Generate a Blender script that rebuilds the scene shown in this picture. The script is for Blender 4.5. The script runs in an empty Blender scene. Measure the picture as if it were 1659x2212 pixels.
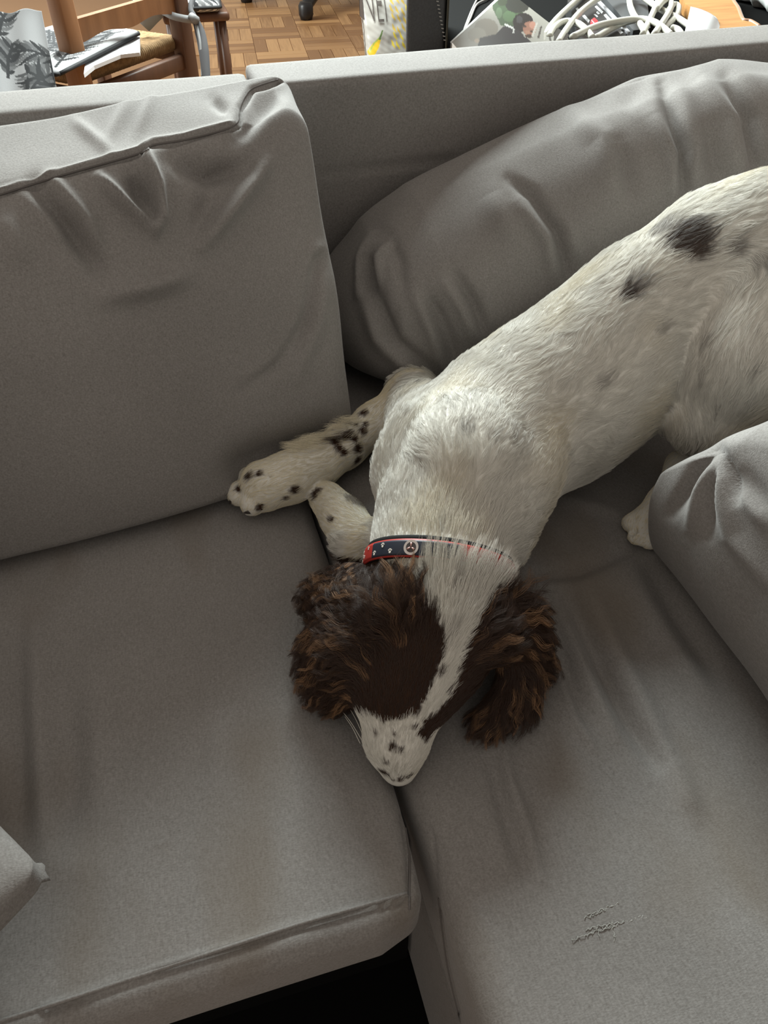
import bpy, bmesh, math, random
import numpy as np
from mathutils import Vector, Matrix
from mathutils.bvhtree import BVHTree
random.seed(7); RNG = np.random.default_rng(7)
sc = bpy.context.scene
COL = sc.collection

# ------------------------------------------------------------------ camera
IW, IH, FPX = 1659.0, 2212.0, 1660.0
PITCH, YAW, CAMZ = math.radians(44), math.radians(16), 1.13
c_h = np.array([math.sin(YAW), math.cos(YAW), 0.0]); c_r = np.array([math.cos(YAW), -math.sin(YAW), 0.0])
c_z = np.array([0.0, 0.0, 1.0])
c_f = c_h*math.cos(PITCH) - c_z*math.sin(PITCH); c_u = c_h*math.sin(PITCH) + c_z*math.cos(PITCH)
CAM = np.array([0.0, 0.0, CAMZ])
cam = bpy.data.cameras.new('camera'); cam_o = bpy.data.objects.new('camera', cam); COL.objects.link(cam_o)
cam.sensor_fit = 'VERTICAL'; cam.sensor_height = 24.0; cam.lens = 24.0*FPX/IH
cam.clip_start = 0.02
cam_o.matrix_world = Matrix(((c_r[0], c_u[0], -c_f[0], 0), (c_r[1], c_u[1], -c_f[1], 0), (c_r[2], c_u[2], -c_f[2], CAMZ), (0, 0, 0, 1)))
sc.camera = cam_o
# ------------------------------------------------------------------ light and exposure
w = bpy.data.worlds.new('world'); sc.world = w; w.use_nodes = True
bg = w.node_tree.nodes['Background']; bg.inputs[0].default_value = (1.0, 0.90, 0.79, 1); bg.inputs[1].default_value = 0.56
def area(name, loc, target, sx, sy, power, col):
    l = bpy.data.lights.new(name, 'AREA'); l.shape = 'RECTANGLE'; l.size = sx; l.size_y = sy; l.energy = power; l.color = col
    o = bpy.data.objects.new(name, l); COL.objects.link(o); o.location = loc
    o.rotation_euler = (Vector(target)-Vector(loc)).to_track_quat('-Z', 'Y').to_euler()
    return o
area('window_light', (0.50, 3.35, 2.0), (0.25, 0.6, 0.6), 1.3, 1.4, 322, (0.91, 1.0, 0.975))
area('side_window_light', (-2.6, 4.6, 1.7), (0.9, 4.6, 0.2), 1.2, 1.4, 190, (0.95, 1.0, 0.97))
sc.view_settings.view_transform = 'Standard'; sc.view_settings.look = 'None'
sc.view_settings.gamma = 1; sc.view_settings.use_curve_mapping = False
sc.view_settings.exposure = 0.0

# ------------------------------------------------------------------ helpers
def ray(px, py): return c_r*(px-829.5)/FPX - c_u*(py-1106)/FPX + c_f
def atz(px, py, z): d = ray(px, py); return CAM + d*(z-CAMZ)/d[2]
def aty(px, py, y): d = ray(px, py); return CAM + d*y/d[1]
def proj(P):
    q = np.asarray(P) - CAM; t = q @ c_f
    return np.stack([829.5+FPX*(q @ c_r)/t, 1106-FPX*(q @ c_u)/t], -1), t
def tag(o, label=None, cat=None, group=None, kind=None):
    if label: o['label'] = label
    if cat: o['category'] = cat
    if group: o['group'] = group
    if kind: o['kind'] = kind
    return o
def empty(name, loc=(0, 0, 0)):
    o = bpy.data.objects.new(name, None); COL.objects.link(o); o.location = loc; o.empty_display_size = .05
    return o
def obj(name, V, Fc, mat, parent=None, smooth=True, colors=None):
    me = bpy.data.meshes.new(name); me.from_pydata([tuple(v) for v in V], [], [tuple(f) for f in Fc]); me.update()
    if smooth: me.polygons.foreach_set('use_smooth', [True]*len(me.polygons))
    if colors is not None:
        a = me.color_attributes.new('col', 'FLOAT_COLOR', 'POINT')
        c = np.ones((len(V), 4), np.float32); c[:, :3] = colors; a.data.foreach_set('color', c.ravel())
    me.materials.append(mat)
    o = bpy.data.objects.new(name, me); COL.objects.link(o)
    if parent is not None:
        o.parent = parent
        o.matrix_parent_inverse = Matrix.Translation(parent.location).inverted()
    return o
def box_vf(lo, hi, r=0.0, seg=3):
    bm = bmesh.new(); bmesh.ops.create_cube(bm, size=1)
    for v in bm.verts:
        v.co = Vector([lo[i]+(v.co[i]+.5)*(hi[i]-lo[i]) for i in range(3)])
    if r > 0: bmesh.ops.bevel(bm, geom=bm.edges[:], offset=r, segments=seg, profile=.5, affect='EDGES')
    bm.verts.ensure_lookup_table()
    V = np.array([v.co[:] for v in bm.verts]); Fc = [[v.index for v in f.verts] for f in bm.faces]
    bm.free(); return V, Fc
def tube_vf(pts, rad, n=10, cap=True):
    P = np.array(pts, float); m = len(P)
    R = np.full(m, rad) if np.isscalar(rad) else np.array(rad, float)
    T = np.gradient(P, axis=0); T /= np.linalg.norm(T, axis=1)[:, None]+1e-12
    up = np.array([0, 0, 1.0]) if abs(T[0, 2]) < .9 else np.array([1.0, 0, 0])
    V = []; nrm = np.cross(T[0], up); nrm /= np.linalg.norm(nrm)
    for i in range(m):
        nrm = nrm - T[i]*(nrm @ T[i]); nrm /= np.linalg.norm(nrm)+1e-12; b = np.cross(T[i], nrm)
        for k in range(n):
            a = 2*math.pi*k/n; V.append(P[i]+R[i]*(math.cos(a)*nrm+math.sin(a)*b))
    Fc = []
    for i in range(m-1):
        for k in range(n):
            Fc.append((i*n+k, i*n+(k+1) % n, (i+1)*n+(k+1) % n, (i+1)*n+k))
    if cap: Fc.append(tuple(range(n-1, -1, -1))); Fc.append(tuple((m-1)*n+k for k in range(n)))
    return np.array(V), Fc
def spline(pts, n=60):
    P = np.array(pts, float); m = len(P); out = []
    for t in np.linspace(0, m-1, n):
        i = min(int(t), m-2); u = t-i
        p0, p1, p2, p3 = P[max(i-1, 0)], P[i], P[i+1], P[min(i+2, m-1)]
        out.append(.5*((2*p1)+(-p0+p2)*u+(2*p0-5*p1+4*p2-p3)*u*u+(-p0+3*p1-3*p2+p3)*u**3))
    return np.array(out)
def prism_vf(poly, ex):            # polygon of 3D points, extruded by vector ex
    P = np.array(poly, float); n = len(P); V = np.vstack([P, P+np.array(ex)])
    Fc = [tuple(range(n)), tuple(range(2*n-1, n-1, -1))]+[(i, n+i, n+(i+1) % n, (i+1) % n) for i in range(n)]
    return V, Fc
def sub_box(n, size, r):
    """surface grid of a box of n=(nx,ny,nz) cells and real size, rounded by r; returns verts in [0,size] and faces"""
    nx, ny, nz = n; idx = {}; V = []; Fc = []
    def vid(i, j, k):
        key = (i, j, k)
        if key not in idx: idx[key] = len(V); V.append((i/nx, j/ny, k/nz))
        return idx[key]
    for i in range(nx):
        for j in range(ny):
            Fc.append((vid(i, j, 0), vid(i, j+1, 0), vid(i+1, j+1, 0), vid(i+1, j, 0)))
            Fc.append((vid(i, j, nz), vid(i+1, j, nz), vid(i+1, j+1, nz), vid(i, j+1, nz)))
    for i in range(nx):
        for k in range(nz):
            Fc.append((vid(i, 0, k), vid(i+1, 0, k), vid(i+1, 0, k+1), vid(i, 0, k+1)))
            Fc.append((vid(i, ny, k), vid(i, ny, k+1), vid(i+1, ny, k+1), vid(i+1, ny, k)))
    for j in range(ny):
        for k in range(nz):
            Fc.append((vid(0, j, k), vid(0, j, k+1), vid(0, j+1, k+1), vid(0, j+1, k)))
            Fc.append((vid(nx, j, k), vid(nx, j+1, k), vid(nx, j+1, k+1), vid(nx, j, k+1)))
    V = np.array(V); S = np.array(size, float); P = V*S
    q = np.clip(P, r, S-r); d = P-q; L = np.linalg.norm(d, axis=1)
    m = L > 1e-9
    Q = P.copy(); Q[m] = q[m]+d[m]/L[m][:, None]*np.minimum(r, np.maximum(np.abs(d[m]).max(1), 0))[:, None]
    return Q, Fc, V
def normals(V, Fc):
    F4 = np.array(Fc); a = V[F4[:, 0]]; c = V[F4[:, 2]]; b = V[F4[:, 1]]; d = V[F4[:, -1]]
    fn = np.cross(c-a, d-b); N = np.zeros_like(V)
    for k in range(F4.shape[1]): np.add.at(N, F4[:, k], fn)
    return N/(np.linalg.norm(N, axis=1)[:, None]+1e-12)
def segdist(Q, poly):
    best = np.full(len(Q), 1e9); tpar = np.zeros(len(Q)); n = len(poly)-1
    for i in range(n):
        a = np.array(poly[i], float); b = np.array(poly[i+1], float); ab = b-a
        t = np.clip(((Q-a) @ ab)/(ab @ ab+1e-9), 0, 1); d = np.linalg.norm(Q-(a+t[:, None]*ab), axis=1)
        m = d < best; best[m] = d[m]; tpar[m] = (i+t[m])/n
    return best, tpar
FG = 1.7
def fold(V, Fc, strokes):
    """soft creases and ridges pressed into a cushion; strokes = (polyline, width, height in metres, taper)"""
    N = normals(V, Fc); Q, t = proj(V); face = np.einsum('ij,ij->i', N, CAM-V)
    wt = np.clip(face/np.linalg.norm(CAM-V, axis=1)*4+.4, 0, 1)
    disp = np.zeros(len(V))
    for s in strokes:
        poly, wd, h = s[0], s[1], s[2]; tp = s[3] if len(s) > 3 else 1
        d, u = segdist(Q, poly)
        g = np.exp(-(d/wd)**2)
        if tp == 1: g = g*np.sin(np.clip(u*.9+.05, 0, 1)*math.pi)**.6
        elif tp == 2: g = g*np.clip(1-u, 0, 1)**.7
        disp += h*FG*g
    return V+N*(disp*wt)[:, None]
def snoise(P, f, seed=0, oct=2):
    r = np.random.default_rng(seed); out = np.zeros(len(P)); amp = 1.0
    for o in range(oct):
        for k in range(5):
            dv = r.normal(size=3); dv /= np.linalg.norm(dv)
            out += amp*np.sin(P @ dv*f*2*math.pi*r.uniform(.6, 1.4)+r.uniform(0, 6.28))/3
        f *= 2; amp *= .5
    return out

# ------------------------------------------------------------------ materials
def mat(name, col=(.5, .5, .5), rough=.7, spec=.3, metal=0.0, sheen=0.0, coat=0.0, build=None):
    m = bpy.data.materials.new(name); m.use_nodes = True; nt = m.node_tree; b = nt.nodes['Principled BSDF']
    b.inputs['Base Color'].default_value = (*col, 1); b.inputs['Roughness'].default_value = rough
    b.inputs['Specular IOR Level'].default_value = spec; b.inputs['Metallic'].default_value = metal
    b.inputs['Sheen Weight'].default_value = sheen; b.inputs['Sheen Roughness'].default_value = .4; b.inputs['Coat Weight'].default_value = coat
    if build: build(nt, b)
    return m
def nd(nt, t, **kw):
    n = nt.nodes.new(t)
    for k, v in kw.items():
        if k in n.inputs: n.inputs[k].default_value = v
        else: setattr(n, k, v)
    return n
def mathn(nt, op, a, b=None):
    n = nt.nodes.new('ShaderNodeMath'); n.operation = op
    for i, x in enumerate((a, b)):
        if x is None: continue
        if isinstance(x, (int, float)): n.inputs[i].default_value = x
        else: nt.links.new(x, n.inputs[i])
    return n.outputs[0]
def mixc(nt, fac, a, b, mode='MIX'):
    n = nt.nodes.new('ShaderNodeMix'); n.data_type = 'RGBA'; n.blend_type = mode
    for i, x in ((0, fac), (6, a), (7, b)):
        if isinstance(x, (int, float)): n.inputs[i].default_value = x
        elif isinstance(x, tuple): n.inputs[i].default_value = (*x, 1)
        else: nt.links.new(x, n.inputs[i])
    return n.outputs[2]
def fabric_build(dark, light, scale=1.0, stain=0.0, bump=.35):
    def f(nt, b):
        L = nt.links; tc = nd(nt, 'ShaderNodeTexCoord')
        def mp(rot, s):
            n = nd(nt, 'ShaderNodeMapping'); n.inputs['Rotation'].default_value = rot; n.inputs['Scale'].default_value = s
            L.new(tc.outputs['Object'], n.inputs['Vector']); return n.outputs[0]
        na = nd(nt, 'ShaderNodeTexNoise', Scale=420*scale, Detail=2.0); L.new(mp((.3, .5, .6), (1.0, 2.2, 1.6)), na.inputs['Vector'])
        nb = nd(nt, 'ShaderNodeTexNoise', Scale=260*scale, Detail=1.0); L.new(mp((.9, .2, .4), (2.6, .9, 1.3)), nb.inputs['Vector'])
        weave = mathn(nt, 'ADD', mathn(nt, 'MULTIPLY', na.outputs[0], .6), mathn(nt, 'MULTIPLY', nb.outputs[0], .4))
        nl = nd(nt, 'ShaderNodeTexNoise', Scale=5.0, Detail=4.0); L.new(tc.outputs['Object'], nl.inputs['Vector'])
        rmp = nd(nt, 'ShaderNodeMapRange'); rmp.inputs[1].default_value = .25; rmp.inputs[2].default_value = .75
        L.new(weave, rmp.inputs[0])
        c = mixc(nt, rmp.outputs[0], dark, light)
        pile = nd(nt, 'ShaderNodeMapRange'); pile.inputs[1].default_value = .3; pile.inputs[2].default_value = .7; pile.inputs[3].default_value = .90; pile.inputs[4].default_value = 1.08
        L.new(nl.outputs[0], pile.inputs[0])
        c = mixc(nt, 1.0, c, pile.outputs[0], 'MULTIPLY')
        if stain > 0:
            ns = nd(nt, 'ShaderNodeTexNoise', Scale=7.0, Detail=2.0); L.new(mp((0, 0, 0), (1.3, .6, 1)), ns.inputs['Vector'])
            sr = nd(nt, 'ShaderNodeMapRange'); sr.inputs[1].default_value = .52; sr.inputs[2].default_value = .72; sr.inputs[4].default_value = stain
            L.new(ns.outputs[0], sr.inputs[0]); c = mixc(nt, sr.outputs[0], c, tuple(np.array(dark)*np.array([.95, .82, .66])))
        L.new(c, b.inputs['Base Color'])
        bp = nd(nt, 'ShaderNodeBump', Strength=bump, Distance=.0012); L.new(weave, bp.inputs['Height']); L.new(bp.outputs[0], b.inputs['Normal'])
    return f
GD, GL = (.150, .140, .132), (.262, .252, .243)
M_FAB = mat('grey_sofa_fabric', rough=.9, spec=.15, sheen=.12, build=fabric_build(GD, GL))
M_SEAT = mat('grey_seat_fabric', rough=.9, spec=.15, sheen=.2, build=fabric_build(GD, GL, .9, .55))
M_BACK = mat('grey_back_fabric', rough=.9, spec=.15, sheen=.0, build=fabric_build(GD, GL, .8))
M_BLACKFAB = mat('black_underframe_and_shade', (.006, .006, .006), .95, .05)
M_THREAD = mat('pale_grey_thread', (.34, .34, .32), .8, .2)
M_SEAM = mat('grey_seam_cord', (.13, .12, .115), .9, .1)
def attr_build(bump=0, scale=300):
    def f(nt, b):
        a = nd(nt, 'ShaderNodeAttribute'); a.attribute_name = 'col'; nt.links.new(a.outputs['Color'], b.inputs['Base Color'])
        if bump:
            tc = nd(nt, 'ShaderNodeTexCoord'); n = nd(nt, 'ShaderNodeTexNoise', Scale=float(scale), Detail=2.0); nt.links.new(tc.outputs['Object'], n.inputs['Vector'])
            bp = nd(nt, 'ShaderNodeBump', Strength=bump, Distance=.002); nt.links.new(n.outputs[0], bp.inputs['Height']); nt.links.new(bp.outputs[0], b.inputs['Normal'])
    return f
def wood_build(c1, c2, sc_=(3, 40, 40), rnd=False):
    def f(nt, b):
        tc = nd(nt, 'ShaderNodeTexCoord'); mpn = nd(nt, 'ShaderNodeMapping'); mpn.inputs['Scale'].default_value = sc_
        nt.links.new(tc.outputs['Object'], mpn.inputs[0])
        n = nd(nt, 'ShaderNodeTexNoise', Scale=1.0, Detail=5.0); n.inputs['Distortion'].default_value = .6
        fac = n.outputs[0]
        if rnd:
            oi = nd(nt, 'ShaderNodeObjectInfo'); off = nd(nt, 'ShaderNodeVectorMath', operation='ADD')
            nt.links.new(mpn.outputs[0], off.inputs[0]); cm = nd(nt, 'ShaderNodeCombineXYZ'); mu = mathn(nt, 'MULTIPLY', oi.outputs['Random'], 50.0)
            nt.links.new(mu, cm.inputs[0]); nt.links.new(mu, cm.inputs[1]); nt.links.new(cm.outputs[0], off.inputs[1]); nt.links.new(off.outputs[0], n.inputs['Vector'])
            fac = mathn(nt, 'ADD', mathn(nt, 'MULTIPLY', n.outputs[0], .8), mathn(nt, 'MULTIPLY', mathn(nt, 'SUBTRACT', oi.outputs['Random'], .5), .7))
        else: nt.links.new(mpn.outputs[0], n.inputs['Vector'])
        mr = nd(nt, 'ShaderNodeMapRange'); mr.inputs[1].default_value = .2; mr.inputs[2].default_value = .7; nt.links.new(fac, mr.inputs[0])
        nt.links.new(mixc(nt, mr.outputs[0], c1, c2), b.inputs['Base Color'])
    return f

# ------------------------------------------------------------------ room shell
SEAT = .45
PRQ = mat('oak_parquet', rough=.38, spec=.45, build=wood_build((.29, .145, .058), (.56, .325, .145), (4, 60, 60), True))
FLR = mat('parquet_far', (.27, .14, .06), .45)
V, Fc = box_vf((-3, -2, -.06), (4.5, 6.8, -.004)); fl = tag(obj('floor', V, Fc, FLR, smooth=False), kind='structure')
V, Fc = box_vf((-3, 6.8, -.06), (4.5, 6.9, 2.6)); tag(obj('wall_back', V, Fc, mat('cream_wall', (.6, .57, .52), .9), smooth=False), kind='structure')

# ================================================================== the sofa
sofa = empty('corner_sofa', (.2, .9, 0)); tag(sofa, 'grey fabric corner sofa frame with low straight backrest and black underframe', 'sofa')
def soft_box(name, lo, hi, r, material, parent, cell=.02, puff=0.0, strokes=(), wav=.0):
    size = np.array(hi)-np.array(lo); n = [max(2, int(s/cell)) for s in size]
    P, Fc, U = sub_box(n, size, r); V = P+np.array(lo)
    if puff or wav:
        N = normals(V, Fc); V = V+N*(wav*snoise(V, 3.0, 3))[:, None]
    if strokes: V = fold(V, Fc, strokes)
    return obj(name, V, Fc, material, parent)
soft_box('backrest', (-1.5, 1.105, .03), (.1445, 1.215, .826), .008, M_BACK, sofa, .01, wav=.0012)
soft_box('backrest', (.146, 1.118, .03), (1.55, 1.229, .832), .007, M_BACK, sofa, .008, wav=.0008,
         strokes=[([(640, 383), (690, 377), (880, 355), (980, 345)], 3.0, -.0022, 0)])
V, Fc = box_vf((-1.5, .30, .02), (.112, 1.10, .362)); obj('underframe', V, Fc, M_BLACKFAB, sofa, False)
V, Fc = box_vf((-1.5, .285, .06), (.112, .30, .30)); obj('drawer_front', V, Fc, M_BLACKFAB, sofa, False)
V, Fc = box_vf((-1.5, .10, .0), (.20, .30, .018)); obj('floor_shade_board', V, Fc, M_BLACKFAB, sofa, False)  # black sheet added over the floor to paint the shade below the seat
soft_box('chaise_base', (.117, -.62, .02), (1.0, 1.10, .30), .01, M_FAB, sofa, .03)
soft_box('armrest', (1.0, -.62, .02), (1.14, 1.118, .66), .02, M_FAB, sofa, .03)

# left seat cushion
def cushion(name, n, size, r, mapf, material, strokes=(), wav=0.0, wf=5.0, parent=None, seed=1):
    P, Fc, U = sub_box(n, size, r); U2 = P/np.array(size)
    V = mapf(U2[:, 0], U2[:, 1], U2[:, 2])
    if wav: N = normals(V, Fc); V = V+N*(wav*snoise(V, wf, seed))[:, None]
    if strokes: V = fold(V, Fc, strokes)
    return obj(name, V, Fc, material, parent), V, Fc
def seam_on(V, Fc, poly, parent, rad=.0011, material=None, n=90, lift=0.0, name='seam'):
    bv = BVHTree.FromPolygons([tuple(p) for p in V], Fc); out = []
    for x, y in spline(poly, n):
        h = bv.ray_cast(Vector(CAM), Vector(ray(x, y)).normalized())
        if h[0] is not None: out.append(np.array(h[0])+np.array(h[1])*lift)
    TV, TF = tube_vf(out, rad, 6); return obj(name, TV, TF, material or M_SEAM, parent)
def seat_map(u, v, w):
    X = -.95+u*1.060; Y = .205+v*.88; Z = .372+w*.078
    e = np.clip(1-np.abs(2*u-1)**6, 0, 1)*np.clip(1-np.abs(2*v-1)**8, 0, 1)
    Z = Z+.004*e*w-.012*np.clip((u-.9)/.1, 0, 1)**2*w
    cr = np.clip((u-.955)/.045, 0, 1)*np.clip((.10-v)/.10, 0, 1)
    return np.stack([X-.004*cr-.007*np.clip((.30-v)/.30, 0, 1)*np.clip((u-.8)/.2, 0, 1), Y+.014*cr, Z], 1)
seat_strokes = [([(35, 1330), (40, 1550), (48, 1790)], 26, -.005), ([(75, 1300), (80, 1550), (100, 1850)], 26, .004),
    ([(150, 1500), (155, 1700), (140, 1790)], 36, -.004), ([(210, 1400), (215, 1700)], 40, .003), ([(285, 1400), (300, 1650)], 40, -.002),
    ([(430, 1550), (430, 1700)], 30, -.002), ([(470, 1520), (460, 1750)], 30, .0015),
    ([(100, 2175), (420, 2068), (640, 1998), (880, 1937)], 6, .0022, 0), ([(95, 2186), (420, 2080), (640, 2009), (878, 1948)], 5, -.0016, 0),
    ([(885, 1935), (884, 1850), (870, 1760)], 6, -.0022, 0), ([(890, 1745), (868, 1700)], 10, -.001),
    ([(60, 1890), (200, 1860)], 40, .002), ([(330, 1830), (365, 1816)], 3, .0009)]
o, SV, SF = cushion('seat_cushion', (340, 280, 26), (1.048, .88, .078), .017, seat_map, M_SEAT, seat_strokes, .0016, 4.0)
tag(o, 'wide grey sofa seat cushion with stitched front edge and rounded corner', 'seat cushion')
seam_on(SV, SF, [(-20, 2212), (105, 2172), (420, 2069), (640, 1998), (800, 1952), (878, 1930)], o, .0016, M_FAB)
seam_on(SV, SF, [(884, 1965), (884, 1930), (884, 1850), (872, 1770), (862, 1725)], o, .0012, M_SEAM)
# chaise cushion
def chaise_map(u, v, w):
    X = .1155+u*.885; Y = -.60+v*1.70; Z = .30+w*.15
    e = np.clip(1-np.abs(2*u-1)**6, 0, 1)*np.clip(1-np.abs(2*v-1)**8, 0, 1)
    Z = Z+.004*e*w-.008*np.clip((.1-u)/.1, 0, 1)**2*w
    return np.stack([X, Y, Z], 1)
ch_strokes = [([(1085, 1590), (1100, 1680), (1140, 1790), (1165, 1900)], 13, .0035), ([(1060, 1640), (1090, 1760), (1130, 1880)], 16, -.004),
    ([(1225, 1280), (1300, 1440), (1360, 1560), (1420, 1650)], 20, -.007), ([(1270, 1260), (1340, 1420), (1400, 1540), (1450, 1650)], 22, .004),
    ([(1200, 1300), (1260, 1440), (1330, 1590)], 18, .0045), ([(1205, 1400), (1265, 1560)], 13, -.003), ([(1190, 1400), (1245, 1560), (1285, 1620)], 12, .003),
    ([(1390, 1200), (1470, 1340), (1540, 1450)], 26, -.005), ([(1350, 1230), (1450, 1380), (1530, 1500)], 24, .003),
    ([(1100, 1245), (1250, 1235), (1380, 1180)], 14, -.005), ([(1200, 1070), (1340, 1110)], 14, .003), ([(1450, 1640), (1500, 1760)], 26, .003),
    ([(950, 1975), (965, 2080), (990, 2190)], 4, -.0018, 0), ([(935, 1800), (950, 1975)], 4, -.001, 0)]
chaise, CHV, CHF = cushion('chaise_cushion', (260, 430, 40), (.90, 1.70, .15), .026, chaise_map, M_SEAT, ch_strokes, .0016, 4.0, seed=4)
tag(chaise, 'long grey chaise seat cushion with snagged threads and soft creases', 'seat cushion')
seam_on(CHV, CHF, [(948, 1940), (955, 2000), (968, 2090), (995, 2208)], chaise, .0011, M_SEAM)
# snagged threads on the chaise
def thread_path(a, b, n, amp, seed):
    r = np.random.default_rng(seed); A = np.array(a); B = np.array(b); out = []
    for i in range(n):
        t = i/(n-1); p = A+(B-A)*t; p = p+np.array([r.uniform(-1, 1)*amp, r.uniform(-1, 1)*amp*1.4]); q = atz(p[0], p[1], SEAT+.0052); q[2] += r.uniform(0, .0012); out.append(q)
    return np.array(out)
thr = []
for i, (a, b, n, amp) in enumerate([((1235, 2030), (1400, 1976), 60, 2.6), ((1265, 2008), (1395, 1982), 46, 2.6), ((1262, 1985), (1335, 1952), 30, 2.6), ((1270, 1978), (1340, 1950), 26, 2.2),
        ((1288, 2006), (1295, 2022), 6, 2), ((1322, 2005), (1328, 2032), 8, 3), ((1300, 2004), (1330, 2003), 8, 3)]):
    V, Fc = tube_vf(spline(thread_path(a, b, n, amp, i), n*3), .00032, 5); obj('snagged_thread', V, Fc, M_THREAD, chaise)

# left back cushion
def hexmap(c, u, v, w):
    c = {k: np.array(x, float) for k, x in c.items()}
    U, Vv, Wv = u[:, None], v[:, None], w[:, None]
    return ((c['FBL']*(1-U)+c['FBR']*U)*(1-Vv)+(c['BBL']*(1-U)+c['BBR']*U)*Vv)*(1-Wv)+((c['FTL']*(1-U)+c['FTR']*U)*(1-Vv)+(c['BTL']*(1-U)+c['BTR']*U)*Vv)*Wv
LC = dict(FBL=(-.47, .672, .458), FBR=(.186, .742, .458), BBL=(-.47, .98, .458), BBR=(.19, 1.095, .458),
          FTL=(-.47, .715, .835), FTR=(.178, .955, .848), BTL=(-.47, .915, .849), BTR=(.184, 1.085, .858))
def lc_map(u, v, w):
    V = hexmap(LC, u, v, w)
    b = (1-np.abs(2*u-1)**3)*np.clip(1-np.abs(2*w-1)**2.4, 0, 1)
    V[:, 1] -= .035*b*(1-v)                                   # plump front
    V[:, 0] += .004*np.clip((u-.8)/.2, 0, 1)*np.sin(np.clip(w, 0, 1)*math.pi)**.8
    V[:, 2] -= .010*np.sin(np.clip(u, 0, 1)*math.pi)*w*(1-v)
    return V
lc_strokes = [([(545, 1025), (580, 1005), (640, 985), (720, 955)], 52, -.020, 0), ([(-30, 430), (130, 380), (300, 332), (330, 314), (400, 302), (500, 275), (515, 262), (520, 228), (545, 190), (610, 170)], 5, -.0045, 0),
    ([(-30, 424), (130, 374), (300, 325), (330, 307), (400, 296), (500, 268)], 7, .003, 0),
    ([(215, 385), (270, 440), (335, 500)], 14, .012), ([(318, 330), (342, 400), (350, 470), (335, 500)], 11, .011), ([(285, 370), (320, 450)], 22, -.012),
    ([(75, 400), (150, 490), (220, 590)], 20, -.010), ([(110, 385), (190, 480), (215, 540)], 16, .008), ([(50, 420), (110, 480), (135, 520)], 18, .004),
    ([(435, 530), (500, 450), (575, 350)], 20, .014), ([(380, 340), (450, 375), (525, 365)], 26, -.014), ([(470, 395), (430, 500)], 28, -.006),
    ([(515, 300), (560, 230), (600, 200)], 22, -.008), ([(235, 640), (330, 620), (400, 595)], 26, .009), ([(220, 670), (400, 640)], 30, -.003),
    ([(685, 560), (655, 700), (600, 790), (500, 860)], 15, -.007, 2), ([(680, 540), (665, 640), (620, 750), (520, 830)], 16, .004, 2), ([(640, 820), (690, 690), (700, 600)], 16, .004),
    ([(0, 470), (60, 570)], 30, .005), ([(160, 260), (240, 330)], 12, .003), ([(300, 290), (330, 200)], 12, .0025), ([(230, 310), (280, 215)], 14, .0022), ([(460, 215), (490, 240)], 12, -.004)]
o, LCV, LCF = cushion('back_cushion', (210, 60, 130), (.66, .22, .40), .030, lc_map, M_FAB, lc_strokes, .0022, 5.0)
seam_on(LCV, LCF, [(-20, 427), (130, 380), (300, 332), (330, 314), (400, 302), (480, 282), (512, 265), (518, 235), (530, 208), (548, 190), (600, 172)], o, .0013, M_SEAM, lift=-.0004)
tag(o, 'upright boxy grey back cushion with seamed top edge and creased corner', 'cushion')
# slumped right back cushion
def rc_map(u, v, w):
    zt = np.interp(u, [0, .06, .14, .25, .4, .55, .7, .85, 1], [.615, .665, .705, .742, .785, .818, .835, .822, .79])
    X = .222+u*.82; yb = 1.10-.0*u
    yf = np.interp(u, [0, .08, .2, .5, 1], [.945, .895, .875, .86, .85])
    bulge = np.sin(np.clip(w, 0, 1)*math.pi)**.7
    Y = yb+(yf-.035*bulge-yb)*(1-v)
    tp = .075*np.clip(w, 0, 1)**3*(1-v)
    Y = Y+tp
    Z = .462+w*(zt-.462)
    X = X-.02*bulge*np.clip(.15-u, 0, .15)/.15
    return np.stack([X, Y, Z], 1)
rc_strokes = [([(1228, 600), (1205, 500), (1150, 420), (1100, 385)], 13, -.008), ([(1200, 610), (1180, 520), (1120, 440)], 16, .006), ([(1250, 560), (1225, 480)], 16, .004),
    ([(1478, 430), (1475, 330), (1450, 240), (1430, 180)], 13, -.008), ([(1455, 430), (1450, 330), (1410, 250)], 18, .006), ([(1500, 420), (1500, 300), (1470, 200)], 20, .005),
    ([(1052, 728), (1020, 650), (980, 590)], 14, -.008), ([(1030, 740), (1000, 670), (960, 610)], 14, .005), ([(990, 790), (950, 690), (920, 640)], 16, -.008), ([(960, 800), (930, 710), (900, 640)], 16, .006),
    ([(930, 800), (850, 740), (815, 660), (800, 580)], 16, -.009), ([(900, 810), (820, 730), (790, 640)], 20, .007), ([(870, 640), (860, 560), (830, 500)], 16, -.004),
    ([(775, 640), (780, 560), (800, 510)], 10, .006), ([(815, 640), (818, 560), (840, 520)], 9, .006), ([(797, 630), (800, 560)], 9, -.006),
    ([(1645, 400), (1620, 250), (1570, 165)], 18, -.009), ([(1600, 400), (1575, 260), (1510, 170)], 22, .007), ([(1560, 400), (1530, 280)], 20, -.006),
    ([(1330, 420), (1300, 300), (1230, 240)], 26, .005), ([(1370, 430), (1340, 310)], 20, -.005), ([(1400, 160), (1340, 230)], 30, -.004), ([(1110, 520), (1060, 420)], 30, .004)]
o, RCV, RCF = cushion('back_cushion', (250, 70, 120), (.84, .26, .40), .085, rc_map, M_FAB, rc_strokes, .003, 6.0, seed=9)
tag(o, 'plump slumped grey back cushion behind the dog, with gathered creases', 'cushion')
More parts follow.
